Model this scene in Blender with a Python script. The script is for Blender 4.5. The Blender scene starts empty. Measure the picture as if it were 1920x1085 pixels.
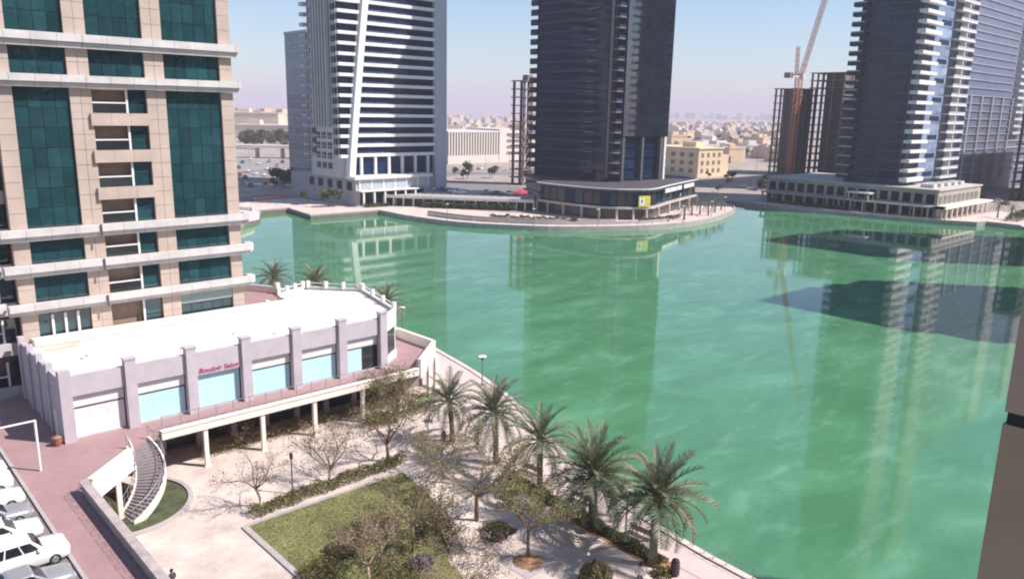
import bpy, bmesh, math, random
import numpy as np
from mathutils import Vector, Matrix
random.seed(7); rng = np.random.default_rng(7)
SC = bpy.context.scene; COL = SC.collection
R = math.radians
# ------------------------------------------------------------------ camera
GA = R(42.707)                                     # street grid: x along the shop front, y away from the lake side
CAMP = Vector((-13.464, -65.822, 30.0))
PITCH, ROLL, FPX = math.atan(334/1480.), 0.02, 1480.
_e = Vector((math.cos(GA), math.sin(GA), 0)); _n = Vector((math.sin(GA), -math.cos(GA), 0))
def to_grid(v): v = Vector(v); return Vector((v.dot(_e), -v.dot(_n), v.z))
_R0 = Vector((1, 0, 0)); _U0 = Vector((0, math.sin(PITCH), math.cos(PITCH))); _F = Vector((0, math.cos(PITCH), -math.sin(PITCH)))
CR = to_grid(_R0*math.cos(ROLL) + _U0*math.sin(ROLL)); CU = to_grid(-_R0*math.sin(ROLL) + _U0*math.cos(ROLL)); CF = to_grid(_F)
cam = bpy.data.cameras.new('camera'); camo = bpy.data.objects.new('camera', cam); COL.objects.link(camo)
m = Matrix((CR, CU, -CF)).transposed().to_4x4(); m.translation = CAMP; camo.matrix_world = m
cam.sensor_width = 36; cam.lens = FPX/1920*36; cam.clip_start = 0.1; cam.clip_end = 60000
SC.camera = camo
# ------------------------------------------------------------------ sky, sun, exposure
SUN_EL = R(48); SUN_H = Vector((0.62, -0.785, 0)).normalized()
world = bpy.data.worlds.new('World'); SC.world = world; world.use_nodes = True
wn = world.node_tree.nodes; wn.clear()
sky = wn.new('ShaderNodeTexSky'); sky.sky_type = 'NISHITA'; sky.sun_disc = False
sky.sun_elevation = SUN_EL; sky.sun_rotation = math.atan2(SUN_H.x, SUN_H.y)
sky.air_density = 1.0; sky.dust_density = 0.5; sky.ozone_density = 4.0; sky.altitude = 30
bg = wn.new('ShaderNodeBackground'); bg.inputs['Strength'].default_value = 0.112
wo = wn.new('ShaderNodeOutputWorld')
world.node_tree.links.new(sky.outputs[0], bg.inputs[0]); world.node_tree.links.new(bg.outputs[0], wo.inputs[0])
sl = bpy.data.lights.new('sun', 'SUN'); sl.energy = 4.8; sl.angle = R(0.55); sl.color = (1.0, 0.92, 0.875)
so = bpy.data.objects.new('sun', sl); COL.objects.link(so)
sdir = Vector((SUN_H.x*math.cos(SUN_EL), SUN_H.y*math.cos(SUN_EL), math.sin(SUN_EL)))
so.rotation_euler = sdir.to_track_quat('Z', 'Y').to_euler(); so.location = (60, -120, 200)
SC.view_settings.view_transform = 'Standard'; SC.view_settings.look = 'None'
SC.view_settings.exposure = 0.52; SC.view_settings.gamma = 1
SC.cycles.max_bounces = 6; SC.cycles.diffuse_bounces = 3; SC.cycles.glossy_bounces = 3; SC.cycles.volume_bounces = 1
SC.cycles.transparent_max_bounces = 8; SC.cycles.caustics_reflective = False; SC.cycles.caustics_refractive = False
SC.cycles.use_denoising = True; SC.cycles.filter_width = 2.0; SC.cycles.sample_clamp_indirect = 6

# ------------------------------------------------------------------ layout helper: a photo point on a level plane -> place on the grid
def G(px, py, z=0.0):
    d = CF + CR*((px-960)/FPX) - CU*((py-542.5)/FPX)
    return CAMP + d*((z-CAMP.z)/d.z)
def GD(px, dist, z=0.0):                            # at a horizontal distance along the view axis
    X = dist*(px-960)/FPX*0.975
    p = to_grid((X, dist, 0)); return Vector((CAMP.x+p.x, CAMP.y+p.y, z))
# ------------------------------------------------------------------ materials
MATS = {}
def mat(name, col, rough=0.75, var=0.12, scale=1.5, bump=0.0, bscale=None, metal=0.0, ior=1.45, fine=0.0, spec=None):
    if name in MATS: return MATS[name]
    m = bpy.data.materials.new(name); m.use_nodes = True; nt = m.node_tree; N = nt.nodes; L = nt.links
    b = N['Principled BSDF']; b.inputs['Roughness'].default_value = rough; b.inputs['Metallic'].default_value = metal
    b.inputs['IOR'].default_value = ior
    if spec is not None: b.inputs['Specular IOR Level'].default_value = spec
    if var > 0:
        g = N.new('ShaderNodeNewGeometry')
        n1 = N.new('ShaderNodeTexNoise'); n1.inputs['Scale'].default_value = scale; n1.inputs['Detail'].default_value = 5
        L.new(g.outputs['Position'], n1.inputs['Vector'])
        cr = N.new('ShaderNodeValToRGB'); cr.color_ramp.elements[0].position = .3; cr.color_ramp.elements[1].position = .7
        cr.color_ramp.elements[0].color = tuple(max(0, c*(1-var)) for c in col) + (1,)
        cr.color_ramp.elements[1].color = tuple(min(1, c*(1+var)) for c in col) + (1,)
        L.new(n1.outputs['Fac'], cr.inputs[0]); out = cr.outputs[0]
        if fine > 0:
            n2 = N.new('ShaderNodeTexNoise'); n2.inputs['Scale'].default_value = scale*9; n2.inputs['Detail'].default_value = 3
            L.new(g.outputs['Position'], n2.inputs['Vector'])
            mr = N.new('ShaderNodeMapRange'); mr.inputs[1].default_value = .3; mr.inputs[2].default_value = .7
            mr.inputs[3].default_value = 1-fine; mr.inputs[4].default_value = 1+fine*.6
            L.new(n2.outputs['Fac'], mr.inputs[0])
            mx = N.new('ShaderNodeVectorMath'); mx.operation = 'SCALE'; L.new(out, mx.inputs[0]); L.new(mr.outputs[0], mx.inputs['Scale'])
            out = mx.outputs[0]
        L.new(out, b.inputs['Base Color'])
        if bump > 0:
            n3 = N.new('ShaderNodeTexNoise'); n3.inputs['Scale'].default_value = bscale or scale*6; n3.inputs['Detail'].default_value = 4
            L.new(g.outputs['Position'], n3.inputs['Vector'])
            bp = N.new('ShaderNodeBump'); bp.inputs['Distance'].default_value = bump; L.new(n3.outputs['Fac'], bp.inputs['Height'])
            L.new(bp.outputs[0], b.inputs['Normal'])
    else:
        b.inputs['Base Color'].default_value = tuple(col) + (1,)
    MATS[name] = m; return m
def glass(name, col, rough=0.04, ior=1.55, wob=0.004):
    if name in MATS: return MATS[name]
    m = mat(name, col, rough, 0.25, 0.35, 0.0, ior=ior)
    nt = m.node_tree; N = nt.nodes; L = nt.links; b = N['Principled BSDF']
    g = N.new('ShaderNodeNewGeometry'); n = N.new('ShaderNodeTexNoise'); n.inputs['Scale'].default_value = .9; n.inputs['Detail'].default_value = 1
    oi = N.new('ShaderNodeObjectInfo'); mr = N.new('ShaderNodeMapRange'); mr.inputs[3].default_value = .75; mr.inputs[4].default_value = 1.3; L.new(oi.outputs['Random'], mr.inputs[0])
    vm = N.new('ShaderNodeVectorMath'); vm.operation = 'SCALE'; L.new(b.inputs['Base Color'].links[0].from_socket, vm.inputs[0]); L.new(mr.outputs[0], vm.inputs['Scale']); L.new(vm.outputs[0], b.inputs['Base Color'])
    L.new(g.outputs['Position'], n.inputs['Vector'])
    bp = N.new('ShaderNodeBump'); bp.inputs['Distance'].default_value = wob; L.new(n.outputs['Fac'], bp.inputs['Height']); L.new(bp.outputs[0], b.inputs['Normal'])
    return m
def foliage(name, c0, c1, rough=.6, trans=.25):
    m = bpy.data.materials.new(name); m.use_nodes = True; nt = m.node_tree; N = nt.nodes; L = nt.links
    b = N['Principled BSDF']; b.inputs['Roughness'].default_value = rough
    b.inputs['Specular IOR Level'].default_value = .3
    g = N.new('ShaderNodeNewGeometry')
    cr = N.new('ShaderNodeValToRGB'); cr.color_ramp.elements[0].color = c0+(1,); cr.color_ramp.elements[1].color = c1+(1,)
    L.new(g.outputs['Random Per Island'], cr.inputs[0]); L.new(cr.outputs[0], b.inputs['Base Color'])
    t = N.new('ShaderNodeBsdfTranslucent'); L.new(cr.outputs[0], t.inputs[0])
    mx = N.new('ShaderNodeMixShader'); mx.inputs[0].default_value = trans
    L.new(b.outputs[0], mx.inputs[1]); L.new(t.outputs[0], mx.inputs[2]); L.new(mx.outputs[0], N['Material Output'].inputs[0])
    MATS[name] = m; return m
def paving(name, col, col2, sx, sy, mortar=.02, var=.1, rough=.8, rot=0, joint=.75, stain=.12):
    m = bpy.data.materials.new(name); m.use_nodes = True; nt = m.node_tree; N = nt.nodes; L = nt.links
    b = N['Principled BSDF']; b.inputs['Roughness'].default_value = rough
    g = N.new('ShaderNodeNewGeometry'); mp = N.new('ShaderNodeMapping'); mp.inputs['Rotation'].default_value = (0, 0, rot)
    L.new(g.outputs['Position'], mp.inputs[0])
    br = N.new('ShaderNodeTexBrick'); br.inputs['Scale'].default_value = 1
    br.inputs['Brick Width'].default_value = sx; br.inputs['Row Height'].default_value = sy; br.inputs['Mortar Size'].default_value = mortar
    br.inputs['Color1'].default_value = col+(1,); br.inputs['Color2'].default_value = col2+(1,)
    br.inputs['Mortar'].default_value = tuple(c*joint for c in col)+(1,)
    L.new(mp.outputs[0], br.inputs['Vector'])
    n1 = N.new('ShaderNodeTexNoise'); n1.inputs['Scale'].default_value = .35; n1.inputs['Detail'].default_value = 6; n1.inputs['Roughness'].default_value = .65
    L.new(g.outputs['Position'], n1.inputs['Vector'])
    mr = N.new('ShaderNodeMapRange'); mr.inputs[1].default_value = .3; mr.inputs[2].default_value = .7; mr.inputs[3].default_value = 1-stain; mr.inputs[4].default_value = 1+stain*.5
    L.new(n1.outputs['Fac'], mr.inputs[0])
    mx = N.new('ShaderNodeVectorMath'); mx.operation = 'SCALE'; L.new(br.outputs[0], mx.inputs[0]); L.new(mr.outputs[0], mx.inputs['Scale'])
    L.new(mx.outputs[0], b.inputs['Base Color'])
    MATS[name] = m; return m
def water_mat():
    m = bpy.data.materials.new('lake_water'); m.use_nodes = True; nt = m.node_tree; N = nt.nodes; L = nt.links
    b = N['Principled BSDF']; b.inputs['Roughness'].default_value = .035; b.inputs['IOR'].default_value = 1.42
    g = N.new('ShaderNodeNewGeometry')
    mp = N.new('ShaderNodeMapping'); mp.inputs['Rotation'].default_value = (0, 0, -GA+.12); mp.inputs['Scale'].default_value = (.075, .16, 1)
    L.new(g.outputs['Position'], mp.inputs[0])
    n1 = N.new('ShaderNodeTexNoise'); n1.inputs['Scale'].default_value = 1.; n1.inputs['Detail'].default_value = 7; n1.inputs['Roughness'].default_value = .62; n1.inputs['Distortion'].default_value = .6
    L.new(mp.outputs[0], n1.inputs['Vector'])
    cr = N.new('ShaderNodeValToRGB'); el = cr.color_ramp.elements
    el[0].position = .36; el[0].color = (.066, .196, .094, 1); el[1].position = .56; el[1].color = (.084, .242, .120, 1)
    x = el.new(.68); x.color = (.118, .300, .172, 1)
    L.new(n1.outputs['Fac'], cr.inputs[0])
    mp3 = N.new('ShaderNodeMapping'); mp3.inputs['Rotation'].default_value = (0, 0, -GA-.1); mp3.inputs['Scale'].default_value = (.33, .85, 1)
    L.new(g.outputs['Position'], mp3.inputs[0])
    n4 = N.new('ShaderNodeTexNoise'); n4.inputs['Scale'].default_value = .7; n4.inputs['Detail'].default_value = 2; n4.inputs['Distortion'].default_value = .15
    L.new(mp3.outputs[0], n4.inputs['Vector'])
    mr = N.new('ShaderNodeMapRange'); mr.inputs[1].default_value = .58; mr.inputs[2].default_value = .80; mr.inputs[3].default_value = 0; mr.inputs[4].default_value = .38
    L.new(n4.outputs['Fac'], mr.inputs[0])
    mx = N.new('ShaderNodeMixRGB'); mx.inputs[2].default_value = (.20, .38, .28, 1); L.new(mr.outputs[0], mx.inputs[0]); L.new(cr.outputs[0], mx.inputs[1])
    L.new(mx.outputs[0], b.inputs['Base Color'])
    mp2 = N.new('ShaderNodeMapping'); mp2.inputs['Rotation'].default_value = (0, 0, -GA); mp2.inputs['Scale'].default_value = (.3, .8, 1)
    L.new(g.outputs['Position'], mp2.inputs[0])
    n2 = N.new('ShaderNodeTexNoise'); n2.inputs['Scale'].default_value = 1.1; n2.inputs['Detail'].default_value = 4
    L.new(mp2.outputs[0], n2.inputs['Vector'])
    bp = N.new('ShaderNodeBump'); bp.inputs['Distance'].default_value = .0065; L.new(n2.outputs['Fac'], bp.inputs['Height'])
    L.new(bp.outputs[0], b.inputs['Normal'])
    return m
# base colours
M_TAN = mat('tan_cladding', (.50, .40, .335), .6, .10, .5, .003, 6, fine=.05)
M_TANJ = mat('tan_joint', (.30, .21, .16), .8, .1, 2)
M_LEDGE = mat('ledge_stone', (.60, .57, .55), .6, .12, .6, fine=.08)
M_TEAL = glass('teal_glass', (.014, .056, .064), .03, 1.75, .016)
M_TEALD = glass('dark_room_glass', (.03, .035, .035), .08, 1.5)
M_WHITE = mat('white_paint', (.80, .79, .77), .5, .05, 1.2)
M_ROOF = mat('white_roof', (.74, .70, .66), .85, .10, .35, .004, 3, fine=.05)
M_LAV = mat('lavender_render', (.50, .455, .49), .8, .08, .8, .004, 8, fine=.05)
M_VINYL = mat('cyan_vinyl', (.50, .77, .82), .25, .05, .4)
M_WPANEL = mat('white_shop_panel', (.76, .74, .73), .35, .05, .5)
M_DARKLINE = mat('dark_frame', (.10, .085, .085), .5, .1, 2)
M_DECK = paving('pink_pavers', (.36, .225, .22), (.395, .25, .245), .42, .21, .012, joint=.86)
M_DECKB = paving('pink_border_pavers', (.315, .195, .195), (.35, .22, .215), .6, .6, .03, joint=.7)
M_PLAZA = paving('cream_pavers', (.62, .52, .46), (.66, .555, .49), .6, .6, .015, joint=.86, stain=.30)
M_PROM = paving('promenade_pavers', (.62, .505, .475), (.66, .535, .50), .5, .25, .012, joint=.9)
M_ASPH = mat('asphalt', (.22, .20, .19), .9, .15, .6, .004, 20, fine=.1)
M_CONC = mat('concrete', (.40, .37, .35), .85, .15, .7, .004, 8, fine=.08)
M_CONCD = mat('raw_concrete', (.23, .19, .175), .9, .18, .25, fine=.08)
M_CREAMC = mat('cream_beam', (.80, .74, .66), .65, .06, .8)
M_WOOD = mat('bench_wood', (.22, .085, .06), .6, .2, 6)
M_METAL = mat('grey_metal', (.42, .41, .42), .4, .1, 4, metal=.6)
M_BLACK = mat('black_paint', (.03, .03, .035), .5, .1, 4)
M_GREYKERB = mat('kerb_stone', (.42, .38, .37), .85, .12, 2, .003, 12)
M_REVET = mat('stone_revetment', (.27, .25, .22), .9, .3, 1.1, .06, 1.6, fine=.25)
M_SOIL = mat('soil', (.33, .19, .10), .95, .25, 2, .03, 8, fine=.2)
M_SAND = mat('far_sand', (.38, .32, .275), .95, .2, .01, fine=.2)
M_GRASS = mat('lawn_turf', (.215, .215, .085), .95, .28, .35, .03, 14, fine=.3)
M_BARK = mat('bark', (.20, .14, .10), .9, .25, 5, .01, 20)
M_PBARK = mat('palm_bark', (.19, .135, .10), .95, .3, 4, .03, 14)
L_PALM = foliage('palm_leaf', (.10, .125, .070), (.26, .275, .175), .5, .2)
L_PALMD = foliage('dry_palm_leaf', (.22, .16, .09), (.32, .25, .15), .7, .15)
L_ACAC = foliage('acacia_leaf', (.15, .15, .062), (.34, .31, .15))
L_BRONZE = foliage('bronze_leaf', (.10, .095, .045), (.24, .19, .105))
L_DRY = foliage('dry_leaf', (.22, .16, .10), (.36, .28, .19))
L_HEDGE = foliage('hedge_leaf', (.05, .085, .035), (.13, .17, .07))
L_HEDGEO = foliage('olive_hedge_leaf', (.11, .11, .04), (.27, .235, .095))
L_FAR = foliage('far_leaf', (.05, .065, .035), (.12, .13, .06))
TYRE = mat('tyre_rubber', (.02, .02, .02), .8, 0); RIM = mat('rim_alloy', (.5, .5, .5), .35, 0, metal=.8)
CARGL = glass('car_glass', (.015, .018, .022), .03, 1.5)
PAINT = {'white': mat('car_white', (.80, .80, .80), .25, .02, 1), 'silver': mat('car_silver', (.45, .46, .48), .3, .02, 1, metal=.5),
         'grey': mat('car_grey', (.16, .17, .19), .3, .02, 1, metal=.3), 'red': mat('car_red', (.35, .03, .03), .3, .02, 1), 'black': mat('car_black', (.02, .02, .025), .2, .02, 1), 'blue': mat('car_blue', (.04, .08, .22), .3, .02, 1)}
LAMPW = mat('headlight_lens', (.7, .7, .72), .1, 0); LAMPR = mat('tail_light_lens', (.45, .02, .02), .2, 0)
# ------------------------------------------------------------------ mesh helpers
ORG = {}
class MB:
    def __init__(s): s.v = []; s.f = []
    def box(s, x0, x1, y0, y1, z0, z1):
        i = len(s.v); s.v += [(x0,y0,z0),(x1,y0,z0),(x1,y1,z0),(x0,y1,z0),(x0,y0,z1),(x1,y0,z1),(x1,y1,z1),(x0,y1,z1)]
        s.f += [(i+3,i+2,i+1,i),(i+4,i+5,i+6,i+7),(i,i+1,i+5,i+4),(i+1,i+2,i+6,i+5),(i+2,i+3,i+7,i+6),(i+3,i,i+4,i+7)]; return s
    def prism(s, poly, z0, z1):
        a = sum(poly[k][0]*poly[(k+1) % len(poly)][1]-poly[(k+1) % len(poly)][0]*poly[k][1] for k in range(len(poly)))
        if a < 0: poly = poly[::-1]
        i = len(s.v); n = len(poly); s.v += [(p[0],p[1],z0) for p in poly]+[(p[0],p[1],z1) for p in poly]
        s.f.append(tuple(range(i+n-1, i-1, -1))); s.f.append(tuple(range(i+n, i+2*n)))
        for k in range(n): s.f.append((i+k, i+(k+1) % n, i+n+(k+1) % n, i+n+k))
        return s
    def bar(s, p0, p1, w, h=None):
        h = h or w; p0 = Vector(p0); p1 = Vector(p1); d = (p1-p0)
        if d.length < 1e-6: return s
        d.normalize(); a = d.cross(Vector((0, 0, 1)))
        if a.length < 1e-4: a = Vector((1, 0, 0))
        a.normalize(); b = a.cross(d)
        i = len(s.v)
        for p in (p0, p1):
            for q in ((-1,-1),(1,-1),(1,1),(-1,1)): s.v.append(tuple(p+a*(q[0]*w/2)+b*(q[1]*h/2)))
        s.f += [(i,i+1,i+2,i+3),(i+7,i+6,i+5,i+4),(i,i+4,i+5,i+1),(i+1,i+5,i+6,i+2),(i+2,i+6,i+7,i+3),(i+3,i+7,i+4,i)]; return s
    def tube(s, pts, rads, n=6, cap=True):
        pts = [Vector(p) for p in pts]; i0 = len(s.v)
        for k, p in enumerate(pts):
            d = (pts[min(k+1, len(pts)-1)]-pts[max(k-1, 0)]).normalized()
            a = d.cross(Vector((0, 0, 1)));
            if a.length < 1e-3: a = Vector((1, 0, 0))
            a.normalize(); b = a.cross(d)
            for j in range(n):
                t = 2*math.pi*j/n; s.v.append(tuple(p+(a*math.cos(t)+b*math.sin(t))*rads[k]))
        for k in range(len(pts)-1):
            for j in range(n):
                q = i0+k*n; s.f.append((q+j, q+(j+1) % n, q+n+(j+1) % n, q+n+j))
        if cap:
            s.f.append(tuple(i0+j for j in range(n))[::-1]); q = i0+(len(pts)-1)*n; s.f.append(tuple(q+j for j in range(n)))
        return s
    def lathe(s, c, prof, n=16):
        i0 = len(s.v)
        for r, z in prof:
            for j in range(n):
                t = 2*math.pi*j/n; s.v.append((c[0]+r*math.cos(t), c[1]+r*math.sin(t), c[2]+z))
        for k in range(len(prof)-1):
            for j in range(n):
                q = i0+k*n; s.f.append((q+j, q+(j+1) % n, q+n+(j+1) % n, q+n+j))
        s.f.append(tuple(i0+j for j in range(n))[::-1]); q = i0+(len(prof)-1)*n; s.f.append(tuple(q+j for j in range(n)))
        return s
    def loft(s, secs, closed_ends=True):
        i0 = len(s.v); n = len(secs[0])
        for sec in secs: s.v += [tuple(p) for p in sec]
        for k in range(len(secs)-1):
            for j in range(n):
                q = i0+k*n; s.f.append((q+j, q+(j+1) % n, q+n+(j+1) % n, q+n+j))
        if closed_ends:
            s.f.append(tuple(i0+j for j in range(n))[::-1]); q = i0+(len(secs)-1)*n; s.f.append(tuple(q+j for j in range(n)))
        return s
    def face(s, pts): i = len(s.v); s.v += [tuple(p) for p in pts]; s.f.append(tuple(range(i, i+len(pts)))); return s
    def wall(s, pts, th, z0, z1, closed=False):     # a wall along a polyline
        a = offset(pts, th/2, closed); b = offset(pts, -th/2, closed); n = len(pts)
        for k in range(n if closed else n-1):
            j = (k+1) % n; s.prism([a[k], a[j], b[j], b[k]], z0, z1)
        return s
    def mesh(s, name, m, smooth=False, org=(0, 0, 0)):
        me = bpy.data.meshes.new(name)
        o = org; me.from_pydata([(x-o[0], y-o[1], z-o[2]) for x, y, z in s.v], [], s.f); me.materials.append(m)
        if smooth: me.shade_smooth()
        me.update(); return me
    def build(s, name, m, parent=None, smooth=False):
        org = ORG.get(parent.name, (0, 0, 0)) if parent else (0, 0, 0)
        o = bpy.data.objects.new(name, s.mesh(name, m, smooth, org)); COL.objects.link(o)
        if parent: o.parent = parent; ORG[o.name] = org
        return o
def offset(pts, d, closed=False):
    out = []; n = len(pts)
    for k in range(n):
        p = Vector(pts[k][:2]); a = Vector(pts[k-1][:2]) if (k > 0 or closed) else None; b = Vector(pts[(k+1) % n][:2]) if (k < n-1 or closed) else None
        ns = []
        if a is not None: t = (p-a).normalized(); ns.append(Vector((-t.y, t.x)))
        if b is not None: t = (b-p).normalized(); ns.append(Vector((-t.y, t.x)))
        q = sum(ns, Vector((0, 0)))/len(ns); q = q/max(q.length_squared, .3)
        out.append((p.x+q.x*d, p.y+q.y*d))
    return out
def smoothline(pts, n=6):
    P = [Vector((*p[:2], 0)) for p in pts]; out = []
    for k in range(len(P)-1):
        a = P[max(k-1, 0)]; b = P[k]; c = P[k+1]; d = P[min(k+2, len(P)-1)]
        for j in range(n):
            t = j/n; q = .5*((2*b)+(c-a)*t+(2*a-5*b+4*c-d)*t*t+(-a+3*b-3*c+d)*t**3); out.append((q.x, q.y))
    out.append((P[-1].x, P[-1].y)); return out
def thing(name, label, cat, loc=(0, 0, 0), group=None, kind=None):
    o = bpy.data.objects.new(name, None); COL.objects.link(o); o.location = loc; ORG[o.name] = tuple(loc)
    o.empty_display_size = .3
    tag(o, label, cat, group, kind); return o
def tag(o, label=None, cat=None, group=None, kind=None):
    if label: o['label'] = label
    if cat: o['category'] = cat
    if group: o['group'] = group
    if kind: o['kind'] = kind
    return o
_BM = {}
def piece(name, parent, x0, x1, y0, y1, z0, z1, m):     # a box part that shares its mesh with alike boxes
    d = (round(x1-x0, 3), round(y1-y0, 3), round(z1-z0, 3)); key = d+(m.name,)
    if key not in _BM:
        _BM[key] = MB().box(-d[0]/2, d[0]/2, -d[1]/2, d[1]/2, -d[2]/2, d[2]/2).mesh(name, m)
    o = bpy.data.objects.new(name, _BM[key]); COL.objects.link(o)
    org = ORG.get(parent.name, (0, 0, 0)) if parent else (0, 0, 0)
    o.location = ((x0+x1)/2-org[0], (y0+y1)/2-org[1], (z0+z1)/2-org[2])
    if parent: o.parent = parent; ORG[o.name] = ((x0+x1)/2, (y0+y1)/2, (z0+z1)/2)
    return o
def inst(name, me, parent, loc=(0, 0, 0), rot=(0, 0, 0), scale=(1, 1, 1)):
    o = bpy.data.objects.new(name, me); COL.objects.link(o); o.location = loc; o.rotation_euler = rot; o.scale = scale
    if parent: o.parent = parent
    return o
KIDS = {}
def copy_tree(o, parent=None):
    c = o.copy(); COL.objects.link(c); c.parent = parent
    if parent: c.matrix_parent_inverse = o.matrix_parent_inverse
    for ch in list(o.children): copy_tree(ch, c)
    return c
def text(name, s, size, loc, rot, m, parent, shear=0, ext=.02, align='LEFT'):
    cu = bpy.data.curves.new(name, 'FONT'); cu.body = s; cu.size = size; cu.extrude = ext; cu.shear = shear; cu.align_x = align; cu.resolution_u = 3
    cu.materials.append(m); t = bpy.data.objects.new(name, cu)
    COL.objects.link(t); bpy.context.view_layer.update()
    me = bpy.data.meshes.new_from_object(t); bpy.data.objects.remove(t)
    o = bpy.data.objects.new(name, me); COL.objects.link(o)
    org = ORG.get(parent.name, (0, 0, 0)) if parent else (0, 0, 0)
    o.location = tuple(loc[k]-org[k] for k in range(3)); o.rotation_euler = rot; o.parent = parent; return o
# ================================================================== SETTING: land, water
SHORE_MID = [(60, 133), (74.2, 133.4), (82, 141), (88.5, 153.8), (97.1, 154.1), (94.7, 135.7)]
SHORE_M2 = [(117, 134.8), (116.6, 120.8), (120.5, 101.3), (132, 84), (143, 75), (156.7, 67.6), (167, 65), (177.2, 64.2), (190, 66), (201, 69.3), (210, 72.5), (218.4, 76.9), (227, 84)]
SHORE_M2 = SHORE_M2[:1]+smoothline(SHORE_M2[1:], 4)
SHORE_R = [(235, 95), (239, 95), (236, 84), (234.8, 70), (237.5, 60), (240, 48), (240.8, 38.3), (243, 28), (245, 20), (248.2, 13.1), (253, 12), (252, 2.6), (254, -20), (205, -33), (160, -49), (120, -63), (90, -92), (60, -220)]
far = [(-20000, 210), (-100, 170), (20, 150)] + SHORE_MID + SHORE_M2 + SHORE_R + [(60, -20000), (20000, -20000), (30000, 30000), (-20000, 30000)]
tag(MB().prism(far, -4, 0).build('ground', M_SAND), kind='structure')
QUAY = smoothline([(28, -120), (29.6, -60), (30.6, -42.5), (31, -37.3), (32.5, -28.5), (35.5, -20), (38.5, -13), (41.1, -7), (43.4, 1), (44.5, 6.2), (45.6, 12.2), (47.2, 20), (46.5, 35), (40, 58), (30, 80), (15, 112)], 4)
near = QUAY+[(-200, 112), (-200, -120)]
tag(MB().prism(near, -4, 0).build('plaza', M_PLAZA), kind='structure')
wat = MB().face([(-200, -300, -1), (320, -300, -1), (320, 330, -1), (-200, 330, -1)]).build('lake_water', water_mat()); tag(wat, kind='structure')
# sloping stone revetment along the near quay and a coping
q0 = offset(QUAY, -.02); q1 = offset(QUAY, -1.5); mb = MB()
for k in range(len(QUAY)-1):
    mb.face([(*q0[k], -.25), (*q1[k], -1.25), (*q1[k+1], -1.25), (*q0[k+1], -.25)])
tag(mb.build('quay_revetment', M_REVET), kind='structure')
cope = MB().wall(offset(QUAY, .30), .55, -.3, .12).build('quay_coping', mat('coping_stone', (.62, .54, .50), .8, .12, 1, fine=.1)); tag(cope, kind='structure')
prom = offset(QUAY, .6); inner = [(27.6, -120), (26.0, -60), (26.0, -40), (26.2, -30), (26.4, -18), (28, -9), (31.5, -4.5), (36, -3.0), (39.5, 2), (39, 12), (38, 30), (30, 45)]
tag(MB().prism(prom[:-8]+inner[::-1], -.02, .008).build('promenade', M_PROM), kind='structure')
for nm, line, hh in (('mid', SHORE_M2, .9), ('right', SHORE_R[2:12], .9)):
    w = MB().wall(offset(line, .2), .5, -2.2, .35).build('quay_wall', M_CONC); tag(w, kind='structure')
tag(MB().wall(offset(SHORE_MID[1:]+SHORE_M2[:1], .25), .5, -2.2, .4).build('quay_wall', M_CONC), kind='structure')
# pale promenade sheet on the middle and right banks
midin = [(228, 96), (214, 90), (188, 83), (172, 77), (160, 83), (154, 98), (146, 112), (134, 137), (119, 146), (113, 180), (92, 185), (80, 160), (70, 150)]
tag(MB().prism(offset(SHORE_MID[1:]+SHORE_M2, .45)+midin, -.02, .012).build('promenade', mat('far_promenade', (.62, .51, .45), .85, .12, .3, fine=.08)), kind='structure')
tag(MB().prism(offset(SHORE_R[2:13], .45)+[(290, -20), (290, 20), (250, 22), (246.5, 80)], -.02, .012).build('promenade', MATS['far_promenade']), kind='structure')

# ================================================================== NEAR: tan apartment tower
FZ = 3.35
def window_zone(par, u0, u1, z0, z1, v, ncol, nrow, m=M_TEAL, name='window', fr=M_DARKLINE, g=.05, dep=.06):
    w = piece(name, par, u0, u1, v, v+.15, z0, z1, fr)
    dx = (u1-u0)/ncol; dz = (z1-z0)/nrow
    for i in range(ncol):
        for j in range(nrow):
            piece('pane', w, u0+i*dx+g/2, u0+(i+1)*dx-g/2, v-dep, v-.003, z0+j*dz+g/2, z0+(j+1)*dz-g/2, m)
    return w
tt = thing('apartment_tower', 'tan clad apartment tower with teal glass bays and pale ledges at left', 'building', (10, 24, 0))
piece('wall', tt, 1.2, 20.7, 13.8, 36, 0, 62, M_TANJ)
piece('wall', tt, -9, 1.2, 15.6, 36, 0, 62, M_TANJ)
def pier(u0, u1, z0, z1, ncol, v=13.0):
    nz = max(1, round((z1-z0)/1.42)); dz = (z1-z0)/nz; dx = (u1-u0)/ncol
    for i in range(ncol):
        for j in range(nz):
            piece('cladding_panel', tt, u0+i*dx+.015, u0+(i+1)*dx-.015, v, v+.8, z0+j*dz+.015, z0+(j+1)*dz-.015, M_TAN)
BANDS = [(11.6, 12.55), (14.95, 16.0), (18.1, 19.15), (31.25, 32.3), (34.6, 35.75), (48, 49), (51.4, 52.4)]
zs = [4.0]+[x for b in BANDS for x in b]+[62]
for i in range(0, len(zs), 2):
    z0, z1 = zs[i]+.01, zs[i+1]-.01
    for (u0, u1, nc) in ((.35, 1.67, 1), (6.0, 7.78, 2), (12.48, 14.25, 2), (19.57, 20.8, 1)): pier(u0, u1, z0, z1, nc)
    nr = max(1, round((z1-z0)/1.75))
    if i == 0:
        window_zone(tt, 1.69, 5.98, z0, 11.4, 13.35, 4, 4); window_zone(tt, 14.27, 19.55, z0, 11.4, 13.35, 5, 4)
        for k in range(3): piece('mullion', tt, 2.7+k*1.05, 2.9+k*1.05, 13.0, 13.28, 9.4, 11.3, M_WHITE)
        piece('spandrel', tt, 14.27, 19.55, 13.1, 13.28, 10.5, 11.55, mat('grey_glass_spandrel', (.25, .33, .31), .2, .1, 1))
    else:
        window_zone(tt, 1.69, 5.98, z0, z1, 13.35, 4, nr); window_zone(tt, 14.27, 19.55, z0, z1, 13.35, 5, nr)
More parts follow.
